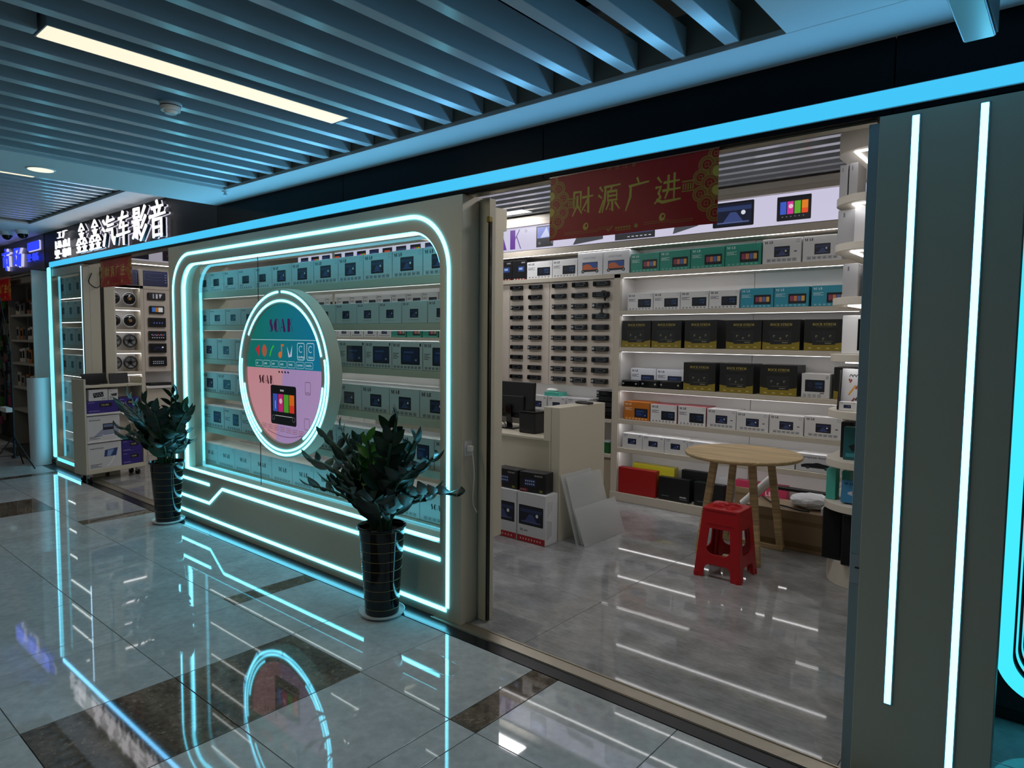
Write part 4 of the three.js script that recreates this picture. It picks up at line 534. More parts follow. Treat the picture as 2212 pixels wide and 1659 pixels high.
// ---------------------------------------------------------------- car radios on the panel
{
  const face = (k) => ctex(192, 64, (c) => { fr(c, '#0b0c0e', 0, 0, 192, 64); const R = (a, b) => a + (b - a) * rnd(); fr(c, ['#1a2028', '#15181c', '#22262a', '#1c1512', '#10151c'][k], 62, 14, 96, 32); c.strokeStyle = ['#8a9094', '#b8bcc0', '#5a6064', '#a0a4a8', '#70767c'][k]; c.lineWidth = 3; c.strokeRect(58, 11, 104, 38); for (let i = 0; i < 7; i++) fr(c, '#4a4e54', 60 + i * 15, 54, 9, 4); fr(c, '#c8ccd0', 168, R(14, 40), 10, 5); fr(c, '#5a6068', 70, 24, R(20, 60), 6); });
  const fm = [0, 1, 2, 3, 4].map((k) => new THREE.MeshStandardMaterial({ roughness: 0.25, map: face(k) }));
  const protos = [0, 1, 2, 3, 4].map((k) => { const t = new THREE.Group(); t.name = 'car_radio'; mesh('body', bev(0.182, 0.056, 0.045, 0.005).translate(0, 0, 0.0225), M.black, t); const f = mesh('faceplate', (() => { const g = bev(0.174, 0.05, 0.008, 0.003), uv = g.attributes.uv; for (let i = 0; i < uv.count; i++) uv.setXY(i, uv.getX(i) / 0.174 + 0.5, uv.getY(i) / 0.05 + 0.5); return g.translate(0, 0, 0.048); })(), fm[k], t); mesh('knob', cyl(0.014, 0.016, 0.014, 20).rotateX(Math.PI / 2).translate(k === 2 ? 0.066 : -0.066, 0, 0.058), k % 2 ? M.alu : M.gloss, t); mesh('disc_slot', bx(0.1, 0.003, 0.002, 0.014, 0.02, 0.053), M.dark, t); return t; });
  const xs = [-4.793, -4.501, -4.258, -3.957, -3.717, -3.472], COL = ['leftmost', 'second', 'third', 'fourth', 'fifth', 'rightmost'];
  for (let c = 0; c < 6; c++) for (let r = 0; r < 10; r++) {
    const o = protos[Math.floor(rnd() * 5)].clone(); o.name = numbered('car_radio'); scene.add(o); o.position.set(xs[c] + rr(-0.004, 0.004), 2.022 - r * 0.1018, -2.949); const sc = 0.8 + c * 0.035; o.scale.set(sc, sc * rr(0.82, 0.95), 0.7);
    tag(o, `black car radio, ${ORD[r]} from the top in the panel's ${COL[c]} column`, 'car radio', 'car radios on the beige panel');
  }
  const cam = thing('dash_camera', 'black round dash camera hung over the radios', 'camera', [-3.42, 1.92, -2.9]); mesh('disc', cyl(0.034, 0.034, 0.02, 28).rotateX(Math.PI / 2), M.black, cam); mesh('foot', bev(0.02, 0.06, 0.014, 0.003).translate(0, -0.03, -0.02), M.black, cam); mesh('lens', cyl(0.014, 0.016, 0.012, 20).rotateX(Math.PI / 2).translate(0, 0, 0.014), M.gloss, cam);
  const clip = thing('phone_clip', 'black phone holder clipped on a radio under the dash camera', 'phone holder', [-3.44, 1.81, -2.9]); mesh('arm', bev(0.02, 0.07, 0.012, 0.003).translate(0, -0.03, 0), M.black, clip); mesh('jaw', bev(0.08, 0.02, 0.02, 0.004).translate(0, 0.02, 0), M.black, clip); mesh('pad', bev(0.05, 0.008, 0.02, 0.002).translate(0, -0.066, 0), M.black, clip);
  // things on the niche counter under the panel
  for (let i = 0; i < 5; i++) { const t = thing('stacked_car_radio', `black car radio, ${ORD[i]} from the top of the stack under the panel`, 'car radio', [-3.44, 0.75 + (4 - i) * 0.054, -3.03], 0, 'stack of radios under the panel'); mesh('body', bev(0.19, 0.05, 0.1, 0.005).translate(0, 0.026, 0), M.black, t); mesh('faceplate', bev(0.18, 0.044, 0.006, 0.002).translate(0, 0.026, 0.052), M.gloss, t); mesh('knob', cyl(0.012, 0.012, 0.012, 16).rotateX(Math.PI / 2).translate(-0.07, 0.026, 0.06), M.alu, t); }
  [[-4.35, -4.13], [-4.12, -3.9], [-3.88, -3.62]].forEach(([a, b], i) => carton('small', a, b, 0.75, 0.17, -2.98, 0.18, `white screen box, ${ORD[i]} from the left on the niche counter behind the monitor`, 'boxes on the niche counter'));
  carton('aqua', -4.18, -3.99, 0.92, 0.04, -3.0, 0.14, 'flat aqua box lying on the white boxes behind the monitor');
  { const g = new THREE.IcosahedronGeometry(0.07, 2); g.scale(1, 0.28, 0.6).translate(-4.12, 0.98, -3.06); tag(mesh('white_wrapping', g, M.white), 'crumpled white wrapping on the aqua box', 'wrapping'); }
  { const s = thing('wall_socket', 'white double socket with a plug under the radio panel', 'socket', [-3.4, 0.6, -3.195]); mesh('plate', bev(0.09, 0.09, 0.01, 0.003), M.white, s); mesh('plug', bev(0.03, 0.03, 0.03, 0.004).translate(0, -0.01, 0.02), M.white, s); mesh('cord', tube([V(0, -0.02, 0.035), V(-0.02, -0.07, 0.05), V(-0.1, -0.1, 0.06)], 0.004), M.white, s);
    const gb = thing('green_basket', 'green plastic basket standing on the low cabinet', 'basket', [-3.43, 0.42, -3.04]); mesh('wall', new THREE.CylinderGeometry(0.09, 0.075, 0.1, 4, 1, true).rotateY(Math.PI / 4).translate(0, 0.052, 0), S(0x1f6a34, { side: THREE.DoubleSide, roughness: 0.4 }), gb); mesh('rim', new THREE.TorusGeometry(0.09, 0.006, 6, 4).rotateX(Math.PI / 2).rotateY(Math.PI / 4).translate(0, 0.1, 0), S(0x1f6a34), gb); mesh('contents', bev(0.1, 0.03, 0.1, 0.01).translate(0, 0.1, 0), S(0xc8ccd0), gb); }
}
// ---------------------------------------------------------------- desk with monitor
{
  const d = thing('counter_desk', 'cream reception desk with a raised end block', 'desk');
  mesh('front_panel', rb(-5.2, -2.985, 0, 0.715, -1.68, -1.65, 0.002), M.cream, d); mesh('desktop', rb(-5.2, -2.985, 0.715, 0.735, -2.2, -1.64, 0.002), M.cream, d);
  mesh('end_block', rb(-2.98, -2.9, 0, 0.995, -2.14, -1.53, 0.003), M.cream, d); mesh('raised_part', rb(-3.05, -2.982, 0.737, 0.995, -2.14, -1.53, 0.003), M.cream, d); mesh('end_front', rb(-3.0, -2.982, 0, 0.737, -1.648, -1.53, 0.002), M.cream, d);
  const m = thing('monitor', 'black computer monitor seen from behind on the desk', 'monitor', [-3.76, 0.736, -1.98], 0.02);
  const sc = mesh('screen_case', bev(0.53, 0.31, 0.03, 0.008).rotateX(-0.05).translate(0, 0.24, 0), M.black, m); mesh('back_bulge', bev(0.34, 0.16, 0.03, 0.014).translate(0, 0.2, 0.022), M.black, m);
  mesh('stand', bev(0.06, 0.2, 0.02, 0.006).rotateX(0.12).translate(0.02, 0.1, 0.045), M.gloss, m); mesh('foot', bev(0.22, 0.012, 0.15, 0.005).translate(0.02, 0.006, 0.05), M.gloss, m); mesh('cable', tube([V(-0.05, 0.16, 0.04), V(-0.09, 0.1, 0.06), V(0, 0.03, 0.07), V(0.06, 0.006, 0.14)], 0.004), M.rubber, m);
  const lt = ctex(128, 48, (c) => { fr(c, '#0e0f11', 0, 0, 128, 48); txt(c, 'acer', 14, 36, 40, '#6d7074', 'sans-serif', 'italic'); }); mesh('badge', new THREE.PlaneGeometry(0.085, 0.032).rotateX(-0.05).translate(-0.19, 0.345, 0.0105), new THREE.MeshStandardMaterial({ map: lt, roughness: 0.4 }), m);
  const p = thing('printer', 'small black printer beside the monitor', 'printer', [-3.4, 0.736, -1.86]); mesh('body', bev(0.17, 0.165, 0.2, 0.008).translate(0, 0.083, 0), M.black, p); mesh('lid', bev(0.172, 0.012, 0.2, 0.004).translate(0, 0.172, 0), M.gloss, p); mesh('slot', bev(0.1, 0.01, 0.006, 0.002).translate(0, 0.05, 0.101), M.dark, p);
  const n = thing('card_holder', 'clear card holder with white cards on the desk edge', 'card holder', [-3.8, 0.736, -1.74]); mesh('tray', bev(0.11, 0.006, 0.06, 0.002).translate(0, 0.004, 0), M.acrylic, n); for (let i = 0; i < 3; i++) mesh('card', bev(0.09, 0.055, 0.004, 0.001).rotateX(-0.3).translate(0, 0.035, 0.015 - i * 0.014), M.white, n);
  const f = thing('small_flag_pair', 'two small red paper flags beside the card holder', 'flags', [-3.9, 0.736, -1.78]); for (const s of [-1, 1]) { mesh('pole', bar(V(0, 0, 0), V(s * 0.03, 0.13, 0), 0.002), M.alu, f); mesh('flag', bev(0.075, 0.07, 0.003, 0.001).rotateZ(s * -0.3).translate(s * 0.055, 0.1, 0), S(0xb01822), f); }
  tag(mesh('wallet', bev(0.13, 0.016, 0.08, 0.007).rotateZ(-0.05).translate(-2.96, 1.004, -1.93), M.black), 'black wallet lying on the raised desk end', 'wallet');
  // cartons before the desk
  const bc = (x0, x1, lab) => { const o = carton('bigcarton', x0, x1, 0, 0.37, -1.35, 0.15, lab, 'white cartons before the desk'); return o; };
  bc(-3.45, -3.155, 'white carton with a printed screen, left one under the black boxes'); const b2 = bc(-3.153, -2.886, 'white carton with a printed screen at the raised desk end');
  { const sd = ctex(128, 256, (c) => { fr(c, '#d8dadc', 0, 0, 128, 256); c.strokeStyle = '#6a6e72'; c.lineWidth = 2; for (let i = 0; i < 4; i++) c.strokeRect(16 + i * 14, 130 + i * 4, 8, 100 - i * 10); for (let i = 0; i < 3; i++) fr(c, '#50545a', 24 + i * 20, 30, 3, 80 - i * 14); }); mesh('side_print', new THREE.PlaneGeometry(0.14, 0.35).rotateY(Math.PI / 2).translate(0.1325, 0, 0), new THREE.MeshStandardMaterial({ map: sd, roughness: 0.5 }), b2); }
  carton('dvd', -3.395, -3.17, 0.371, 0.145, -1.375, 0.11, 'black player box on the left white carton', 'black player boxes'); cartonAt('dvd', 0.225, 0.15, 0.11, -3.035, 0.371, -1.43, 0.12, 'black player box on the right white carton', 'black player boxes');
  carton('soft', -3.8, -3.46, 0, 0.36, -1.36, 0.2, 'pale carton half hidden behind the door post', undefined);
  // acrylic sheets leaning on the desk end
  [[0, 0.46, 0.5, 0.3], [0.05, 0.56, 0.28, 0.36], [-0.022, 0.4, 0.52, 0.3]].forEach(([dx, w, h, tilt], i) => { const o = mesh('acrylic_sheet', bev(0.005, h, w, 0.0015).translate(0, h / 2, 0), M.acrylic); o.position.set(-2.715 + dx, 0.002, -1.79 - (i === 1 ? 0.02 : 0) + (i === 2 ? 0.06 : 0)); o.rotation.z = tilt; tag(o, ['large clear acrylic sheet leaning on the raised desk end', 'lowest clear acrylic sheet in front of the leaning pair', 'tall narrow acrylic sheet behind the large one'][i], 'acrylic sheet', 'acrylic sheets'); });
  const ch = thing('chair', 'chair with a brown knitted backrest behind the desk', 'chair', [-4.75, 0, -2.55]);
  mesh('backrest', bev(0.46, 0.62, 0.09, 0.04).translate(0, 0.9, 0), M.knit, ch); mesh('seat', bev(0.46, 0.07, 0.42, 0.03).translate(0, 0.46, -0.2), M.knit, ch); for (const [x, z] of [[-0.18, 0], [0.18, 0], [-0.18, -0.36], [0.18, -0.36]]) mesh('leg', bar(V(x, 0, z), V(x, 0.44, z), 0.015), M.black, ch);
}
// ---------------------------------------------------------------- round table and stool
{
  const t = thing('round_table', 'round light wood table with two leg frames', 'table', [-1.79, 0, -2.19]);
  const top = new THREE.LatheGeometry([[0, 0.69], [0.385, 0.69], [0.392, 0.696], [0.395, 0.71], [0.39, 0.716], [0, 0.716]].map(([a, b]) => new THREE.Vector2(a, b)), 72); { const p = top.attributes.position, uv = top.attributes.uv; for (let i = 0; i < uv.count; i++) uv.setXY(i, p.getX(i), p.getZ(i) + p.getY(i)); }
  mesh('table_top', top, M.wood, t);
  const leg = (x0, z0, x1, z1) => { const a = V(x0, 0.69, z0), b = V(x1, 0.02, z1), d = b.clone().sub(a), g = bev(0.05, d.length(), 0.03, 0.004); g.applyQuaternion(new THREE.Quaternion().setFromUnitVectors(V(0, -1, 0), d.normalize())); return g.translate((a.x + b.x) / 2, (a.y + b.y) / 2, (a.z + b.z) / 2); };
  for (const z of [0.22, -0.24]) { for (const x of [-1, 1]) mesh('leg', leg(x * 0.13, z * 0.75, x * 0.205, z), M.wood, t); mesh('foot_bar', rb(-0.225, 0.225, 0, 0.03, z - 0.016, z + 0.016, 0.003), M.wood, t); }
  const s = thing('plastic_stool', 'red plastic stool in front of the wooden table', 'stool', [-1.688, 0, -1.7], 0.02);
  const H = 0.43, BW = 0.148, TW = 0.112;
  const side = new THREE.Shape(); side.moveTo(-BW, 0.0); side.lineTo(-BW + 0.055, 0.0); side.lineTo(-BW + 0.06, 0.05); side.quadraticCurveTo(-BW + 0.065, 0.085, -BW + 0.1, 0.085); side.lineTo(BW - 0.1, 0.085); side.quadraticCurveTo(BW - 0.065, 0.085, BW - 0.06, 0.05); side.lineTo(BW - 0.055, 0.0); side.lineTo(BW, 0.0); side.lineTo(TW, H); side.lineTo(-TW, H); side.closePath();
  const ho = new THREE.Path(); const A = 0.068, B = 0.08, y0 = 0.155, y1 = 0.315; ho.moveTo(-A, y1); ho.lineTo(A, y1); ho.lineTo(B, y0 + 0.04); ho.quadraticCurveTo(B, y0, B - 0.04, y0 - 0.008); ho.lineTo(-B + 0.04, y0 - 0.008); ho.quadraticCurveTo(-B, y0, -B, y0 + 0.04); ho.closePath(); side.holes.push(ho);
  const sg = new THREE.ExtrudeGeometry(side, { depth: 0.004, bevelEnabled: true, bevelSize: 0.003, bevelThickness: 0.003, bevelSegments: 2 }); const tilt = Math.atan((BW - TW) / H);
  const ridge = new THREE.ExtrudeGeometry((() => { const q = new THREE.Shape(); q.moveTo(-0.088, 0.335); q.quadraticCurveTo(-0.086, 0.348, -0.07, 0.348); q.lineTo(0.07, 0.348); q.quadraticCurveTo(0.086, 0.348, 0.088, 0.335); q.lineTo(0.082, 0.333); q.quadraticCurveTo(0.08, 0.342, 0.068, 0.342); q.lineTo(-0.068, 0.342); q.quadraticCurveTo(-0.08, 0.342, -0.082, 0.333); return q; })(), { depth: 0.006, bevelEnabled: false });
  for (let k = 0; k < 4; k++) { const sd = mesh('side_panel', sg, M.red, s); sd.rotation.order = 'YXZ'; sd.rotation.set(-tilt, k * Math.PI / 2, 0); sd.position.set(Math.sin(k * Math.PI / 2) * (BW - 0.004), 0.003, Math.cos(k * Math.PI / 2) * (BW - 0.004)); const r = mesh('raised_rib', ridge, M.red, sd); r.position.z = 0.004;
    const a = k * Math.PI / 2 + Math.PI / 4, lg = bar(V(Math.sin(a) * (BW - 0.012) * 1.38, 0.004, Math.cos(a) * (BW - 0.012) * 1.38), V(Math.sin(a) * (TW - 0.012) * 1.38, H, Math.cos(a) * (TW - 0.012) * 1.38), 0.017, 14); mesh('leg', lg, M.red, s); mesh('foot', cyl(0.023, 0.025, 0.03, 18, Math.sin(a) * (BW - 0.012) * 1.38, 0.015, Math.cos(a) * (BW - 0.012) * 1.38), M.red, s); }
  mesh('seat', new THREE.ExtrudeGeometry(roundRect(-TW - 0.004, TW + 0.004, -TW - 0.004, TW + 0.004, 0.03), { depth: 0.006, bevelEnabled: true, bevelSize: 0.004, bevelThickness: 0.005, bevelSegments: 3 }).rotateX(-Math.PI / 2).translate(0, H, 0), M.red, s);
  const pat = []; for (let i = 0; i < 9; i++) for (let j = 0; j < 2; j++) { const a = i / 9 * 6.283 + j; pat.push(tube([V(Math.cos(a) * 0.018, 0.0115, Math.sin(a) * 0.018), V(Math.cos(a + 0.4) * 0.05, 0.0125, Math.sin(a + 0.4) * 0.05), V(Math.cos(a + 0.2) * 0.09, 0.0115, Math.sin(a + 0.2) * 0.09)], 0.0035, 8, 5)); } mesh('seat_pattern', merged(pat).translate(0, H, 0), M.red, s);
}
// ---------------------------------------------------------------- rounded shelf unit at the right side of the shop
{
  const u = thing('corner_shelf_unit', 'cream shelf unit with rounded lit shelves beside the pillar', 'shelf');
  const plan = (x, z, r) => { const s = new THREE.Shape(); s.moveTo(-0.46, 2.9); s.lineTo(x, 2.9); s.lineTo(x, -z + r); s.absarc(x + r, -z + r, r, Math.PI, Math.PI * 1.5); s.lineTo(-0.46, -z); s.closePath(); return s; };
  const slab = (x, z, r, y0, y1) => new THREE.ExtrudeGeometry(plan(x, z, r), { depth: y1 - y0 - 0.004, bevelEnabled: true, bevelSize: 0.002, bevelThickness: 0.002, bevelSegments: 1, curveSegments: 20 }).rotateX(-Math.PI / 2).translate(0, y0 + 0.002, 0);
  mesh('core', rb(-0.62, -0.46, 0, 2.9, -2.85, -2.1, 0.003), M.creamIn, u);
  mesh('plinth', slab(-1.19, -1.93, 0.22, 0, 0.15), M.creamIn, u);
  mesh('crown', slab(-1.2, -1.86, 0.24, 2.62, 2.76), M.creamIn, u);
  for (const [y, lit] of [[2.362, 1], [2.085, 1], [1.765, 1], [1.425, 1], [1.085, 0], [0.785, 0], [0.52, 0]]) {
    const s = mesh('shelf', slab(-1.2, -1.86, 0.22, y - 0.045, y), M.creamIn, u);
    if (lit) { const yy = y - 0.05; mesh('light_strip', [bx(0.5, 0.006, 0.014, -0.82, yy, -1.94), bx(0.014, 0.006, 0.6, -1.08, yy, -2.24)], glow(WH, K_SHELF), s); areaLight(s, V(-0.82, yy - 0.006, -1.94), PX, DN, 0.5, 0.014, WH, P_UNIT); areaLight(s, V(-1.08, yy - 0.006, -2.24), V(0, 0, 1), DN, 0.6, 0.014, WH, P_UNIT); }
  }
  const yc = 2.615; const cs = mesh('crown_light', [bx(0.5, 0.006, 0.014, -0.82, yc, -1.94), bx(0.014, 0.006, 0.6, -1.08, yc, -2.24)], glow(WH, K_SHELF), u); areaLight(u, V(-0.82, yc - 0.006, -1.94), PX, DN, 0.5, 0.014, WH, P_UNIT); areaLight(u, V(-1.08, yc - 0.006, -2.24), V(0, 0, 1), DN, 0.6, 0.014, WH, P_UNIT);
  const on = 'things on the rounded shelves';
  carton('greybox', -1.18, -1.13, 2.362, 0.2, -2.0, 0.2, 'left grey box on the highest rounded shelf', on); carton('greybox', -1.128, -1.075, 2.362, 0.205, -2.0, 0.2, 'right grey box on the highest rounded shelf', on);
  carton('greybox', -1.185, -1.085, 2.085, 0.212, -2.02, 0.22, 'plain grey box on the second rounded shelf', on); carton('phonebox', -1.083, -0.9, 2.085, 0.212, -1.98, 0.2, 'white box with a black fruit mark on the second rounded shelf', on);
  carton('greybox', -1.14, -1.05, 1.765, 0.205, -2.0, 0.2, 'tall grey box on the third rounded shelf', on); carton('white', -1.03, -0.8, 1.765, 0.21, -2.02, 0.2, 'white boxed screen on the third rounded shelf', on);
  { const o = carton('plain', -1.14, -0.9, 1.425, 0.235, -2.04, 0.2, 'white box with a black phone picture on the fourth rounded shelf', on); mesh('phone_picture', bev(0.12, 0.19, 0.003, 0.001).translate(0.03, 0, 0.101), M.gloss, o); }
  { const t = thing('parts_case', 'clear topped case of bulbs and wires on the fifth rounded shelf', 'case', [-1.06, 1.087, -2.03]); mesh('card', bev(0.13, 0.25, 0.01, 0.002, true).rotateX(-0.1).translate(0, 0.125, 0), cards.parts, t); mesh('base_box', bev(0.14, 0.03, 0.09, 0.004).translate(0, 0.015, 0.03), M.black, t); mesh('side_frame', bev(0.006, 0.24, 0.05, 0.002).rotateX(-0.1).translate(-0.07, 0.12, 0.02), M.black, t); }
  carton('small', -1.11, -1.01, 1.085, 0.055, -1.92, 0.05, 'small silver printed box before the parts case', on);
  carton('black030', -1.12, -1.045, 0.785, 0.22, -2.03, 0.12, 'black box with pale numbers behind the dark teal box', on); carton('tealdark', -1.085, -0.94, 0.785, 0.2, -1.96, 0.06, 'dark teal printed box on the sixth rounded shelf', on);
  carton('aqua', -1.185, -1.125, 0.52, 0.19, -2.0, 0.09, 'tall aqua green box on the seventh rounded shelf', on); carton('aqua', -1.12, -1.07, 0.52, 0.17, -2.1, 0.09, 'shorter aqua green box behind the light blue box', on); { const o = carton('bluebox', -1.08, -0.93, 0.52, 0.135, -1.93, 0.06, 'light blue printed box at the front of the seventh rounded shelf', on); o.rotation.x = -0.1; o.position.y += 0.006; }
  [[-1.135, -2.05, 0.15, 0.32, 'tall black loudspeaker standing on the rounded plinth'], [-1.0, -1.97, 0.02, 0.315, 'second black loudspeaker leaning before the rounded plinth']].forEach(([x, z, y, h, l], i) => { const t = thing('loudspeaker', l, 'loudspeaker', [x, i ? 0.151 : 0.151, z], i ? 0 : 0.05); mesh('cabinet', bev(0.115, h, 0.14, 0.006).translate(0, h / 2, 0), M.black, t); mesh('grille', bev(0.1, h - 0.03, 0.008, 0.003).translate(0, h / 2, 0.072), S(0x08090b, { roughness: 0.9 }), t); mesh('foot_strip', bev(0.1, 0.006, 0.12, 0.001).translate(0, 0.0045, 0), M.rubber, t); });
}
// ---------------------------------------------------------------- red banners with gold print
const bannerTex = ctex(1024, 416, (c) => {
  fr(c, '#c20a18', 0, 0, 1024, 416); const G = '#e8c850', G2 = '#c0a23c';
  ['cai', 'yuan', 'guang', 'jin'].forEach((g, i) => glyph2d(c, g, 150 + i * 176, 118, 150, 176, 10.5, G));
  ['cheng', 'xin', 'jing', 'ying'].forEach((g, i) => glyph2d(c, g, 380 + i * 52, 12, 34, 42, 9, G2));
  const coin = (x, y, r) => { c.fillStyle = '#c20a18'; c.beginPath(); c.arc(x, y, r, 0, 7); c.fill(); c.strokeStyle = G2; for (const [k, w] of [[0.95, 5], [0.78, 3], [0.62, 5]]) { c.lineWidth = w; c.beginPath(); c.arc(x, y, r * k, 0, 7); c.stroke(); } c.lineWidth = 3; c.strokeRect(x - r * 0.22, y - r * 0.22, r * 0.44, r * 0.44); };
  for (const s of [0, 1]) { const X = (x) => (s ? 1024 - x : x); for (const [x, y, r] of [[14, 60, 40], [60, 110, 44], [10, 150, 44], [92, 170, 40], [44, 206, 46], [92, 256, 40], [10, 250, 44], [60, 306, 44], [12, 360, 44]]) coin(X(x), y, r); c.fillStyle = G; c.beginPath(); c.arc(X(6), 150, 26, 0, 7); c.arc(X(6), 246, 26, 0, 7); c.fill(); fr(c, G2, s ? X(190) : 124, 176, 66, 8); for (let i = 0; i < 5; i++) fr(c, G2, (s ? X(186) : 128) + i * 13, 190, 7, 34); fr(c, G2, s ? X(190) : 124, 228, 66, 6); }
  c.strokeStyle = G2; c.lineWidth = 2; for (const y of [378, 388]) { c.beginPath(); c.moveTo(110, y); c.lineTo(320, y); c.lineTo(340, y - 10); c.lineTo(420, y - 10); c.moveTo(620, y - 8); c.lineTo(760, y - 8); c.lineTo(780, y); c.lineTo(900, y); c.stroke(); } for (const y of [20, 30]) { c.beginPath(); c.moveTo(100, y + 10); c.lineTo(330, y); c.moveTo(640, y); c.lineTo(900, y + 6); c.stroke(); }
  for (const x of [250, 730]) { c.fillStyle = G; c.beginPath(); c.ellipse(x, 352, 18, 22, 0.3, 0, 7); c.fill(); c.fillStyle = '#c20a18'; c.beginPath(); c.ellipse(x + 4, 348, 7, 9, 0.3, 0, 7); c.fill(); } c.strokeStyle = G2; c.lineWidth = 6; c.beginPath(); c.moveTo(384, 378); c.lineTo(398, 392); c.lineTo(424, 366); c.stroke(); for (let i = 0; i < 6; i++) fr(c, G2, 440 + i * 17, 374, 12, 12); fr(c, G2, 440, 392, 100, 4); c.fillStyle = G2; c.beginPath(); c.arc(572, 380, 12, 0, 7); c.fill();
});
function banner(label, x0, x1, y0, y1, z, sag) {
  const w = x1 - x0, h = y1 - y0, g = new THREE.BoxGeometry(w, h, 0.0015, 28, 10, 1), p = g.attributes.position;
  for (let i = 0; i < p.count; i++) { const x = p.getX(i) / w, y = p.getY(i) / h; p.setZ(i, p.getZ(i) + 0.006 * Math.sin(x * 9 + y * 2) * (0.5 - y)); p.setY(i, p.getY(i) + sag * (x + 0.5) * (0.5 - y) * 0); }
  g.computeVertexNormals();
  const t = thing('banner', label, 'banner', [(x0 + x1) / 2, (y0 + y1) / 2, z]);
  mesh('cloth', g, new THREE.MeshStandardMaterial({ map: bannerTex, roughness: 0.42 }), t);
  mesh('top_tape', bev(w + 0.01, 0.03, 0.001, 0.0003).translate(0, h / 2 - 0.014, 0.004), PH(0xffffff, { transmission: 0.9, thickness: 0, roughness: 0.2 }), t); return t;
}
banner('big red banner with gold characters hanging over the open door', -1.86, -1.075, 1.94, 2.245, -0.01, 0);
banner('small red banner with gold characters in the left doorway', -7.42, -6.66, 1.96, 2.245, -0.03, 0);

// ---------------------------------------------------------------- lit sign letters on the fascia
{
  const front = glow([1, 0.98, 1.05], 1.15), halo = glow([0.8, 0.78, 0.95], 0.8);
  const spots = [['xinx', -7.97, 'first gold-radical'], ['xinx', -7.60, 'second gold-radical'], ['qi', -7.22, 'third'], ['che', -6.78, 'fourth'], ['ying2', -6.37, 'fifth'], ['yin', -5.99, 'last']];
  const at = [-7.665, -7.3, -6.95, -6.61, -6.255, -5.885];
  spots.forEach(([g, , l], i) => { const w = 0.31, h = 0.29, x = at[i], k = g === 'xinx' ? 0.68 : 1, t = thing('sign_letter', `white glowing brush character, ${l} of the six on the fascia`, 'sign letter', [x - w / 2, 2.31, 0.002], 0, 'glowing characters on the fascia');
    mesh('halo_plate', glyph3d(g, w, h, 11 * k, 0.01).translate(0, 0, 0.006), halo, t); mesh('return', glyph3d(g, w, h, 8 * k, 0.03).translate(0, 0, 0.014), M.black, t); mesh('face', glyph3d(g, w, h, 10.5 * k, 0.012).translate(0, 0, 0.044), front, t); });
  const m = thing('sign_letter_block', 'small white glowing three-line mark left of the brush characters', 'sign letter', [-8.57, 2.3, 0.002]);
  const put = (g, x, y, w, h) => { mesh('character', glyph3d(g, w, h, 12, 0.016).translate(x, y, 0.02), front, m); };
  put('gong', 0.1, 0.215, 0.14, 0.08); put('chang', 0.27, 0.215, 0.14, 0.08); put('zong', 0.08, 0.115, 0.15, 0.08); put('dian', 0.27, 0.115, 0.15, 0.08);
  for (const q of [0.04, 0.46]) mesh('bracket', bx(0.012, 0.085, 0.016, q, 0.155, 0.028), front, m);
  // seven-segment style figures G2-1547
  const SEG = { G: 'abcdfg', 2: 'abged', 1: 'bc', 5: 'acdfg', 4: 'bcfg', 7: 'abc', 6: 'acdefg' }, seg = (ch, x, w, h) => { const L = 0.013, o = []; const S2 = ch === '-' ? 'g' : SEG[ch]; for (const q of S2) o.push({ a: bx(w, L, 0.016, x + w / 2, h, 0.028), d: bx(w, L, 0.016, x + w / 2, 0, 0.028), g: bx(w, L, 0.016, x + w / 2, h / 2, 0.028), f: bx(L, h / 2, 0.016, x, h * 0.75, 0.028), e: bx(L, h / 2, 0.016, x, h * 0.25, 0.028), b: bx(L, h / 2, 0.016, x + w, h * 0.75, 0.028), c: bx(L, h / 2, 0.016, x + w, h * 0.25, 0.028) }[q]); return merged(o); };
  const number = (s, t, mat, x0, y0, st) => [...s].forEach((ch, i) => mesh('figure', seg(ch, x0 + i * st, st * 0.6, 0.075).translate(0, y0, 0), mat, t));
  number('G2-1547', m, front, 0.02, 0.02, 0.07);
  areaLight(m, V(1.6, 0.14, 0.062), PX, PZ, 2.6, 0.2, [1, 0.97, 1], 0.9);
  // neighbour's fascia with blue lit letters
  const nf = struct('trim_5'); mesh('panel', rb(-14.2, -9.06, 2.24, CY2, -0.12, 0.0, 0.003), S(0x6f6a66, { roughness: 0.35, metalness: 0.3 }), nf);
  const blue = glow([0.03, 0.06, 1.0], 1), pale = glow([0.7, 0.68, 1], 0.8);
  [['shi', -10.62, 'left'], ['chang2', -10.12, 'right']].forEach(([g, x, l]) => { const t = thing('blue_sign_letter', `blue glowing character, ${l} one on the neighbouring shop's grey fascia`, 'sign letter', [x, 2.3, 0.003]); mesh('back_plate', glyph3d(g, 0.32, 0.26, 15, 0.02), pale, t); mesh('face', glyph3d(g, 0.32, 0.26, 14, 0.012).translate(0, 0, 0.03), blue, t); });
  const nb = thing('blue_sign_letter', 'blue glowing two-line number mark at the end of the grey fascia', 'sign letter', [-9.6, 2.33, 0.003]); mesh('word_plate', [bev(0.42, 0.1, 0.02, 0.01).translate(0.22, 0.19, 0.015)], blue, nb); mesh('word_back', [bev(0.43, 0.11, 0.01, 0.01).translate(0.22, 0.188, 0.002)], pale, nb); number('G2-1546', nb, blue, 0.04, 0.02, 0.058);
  areaLight(nb, V(-0.3, 0.12, 0.06), PX, PZ, 1.4, 0.2, [0.2, 0.25, 1], 1.2);
}
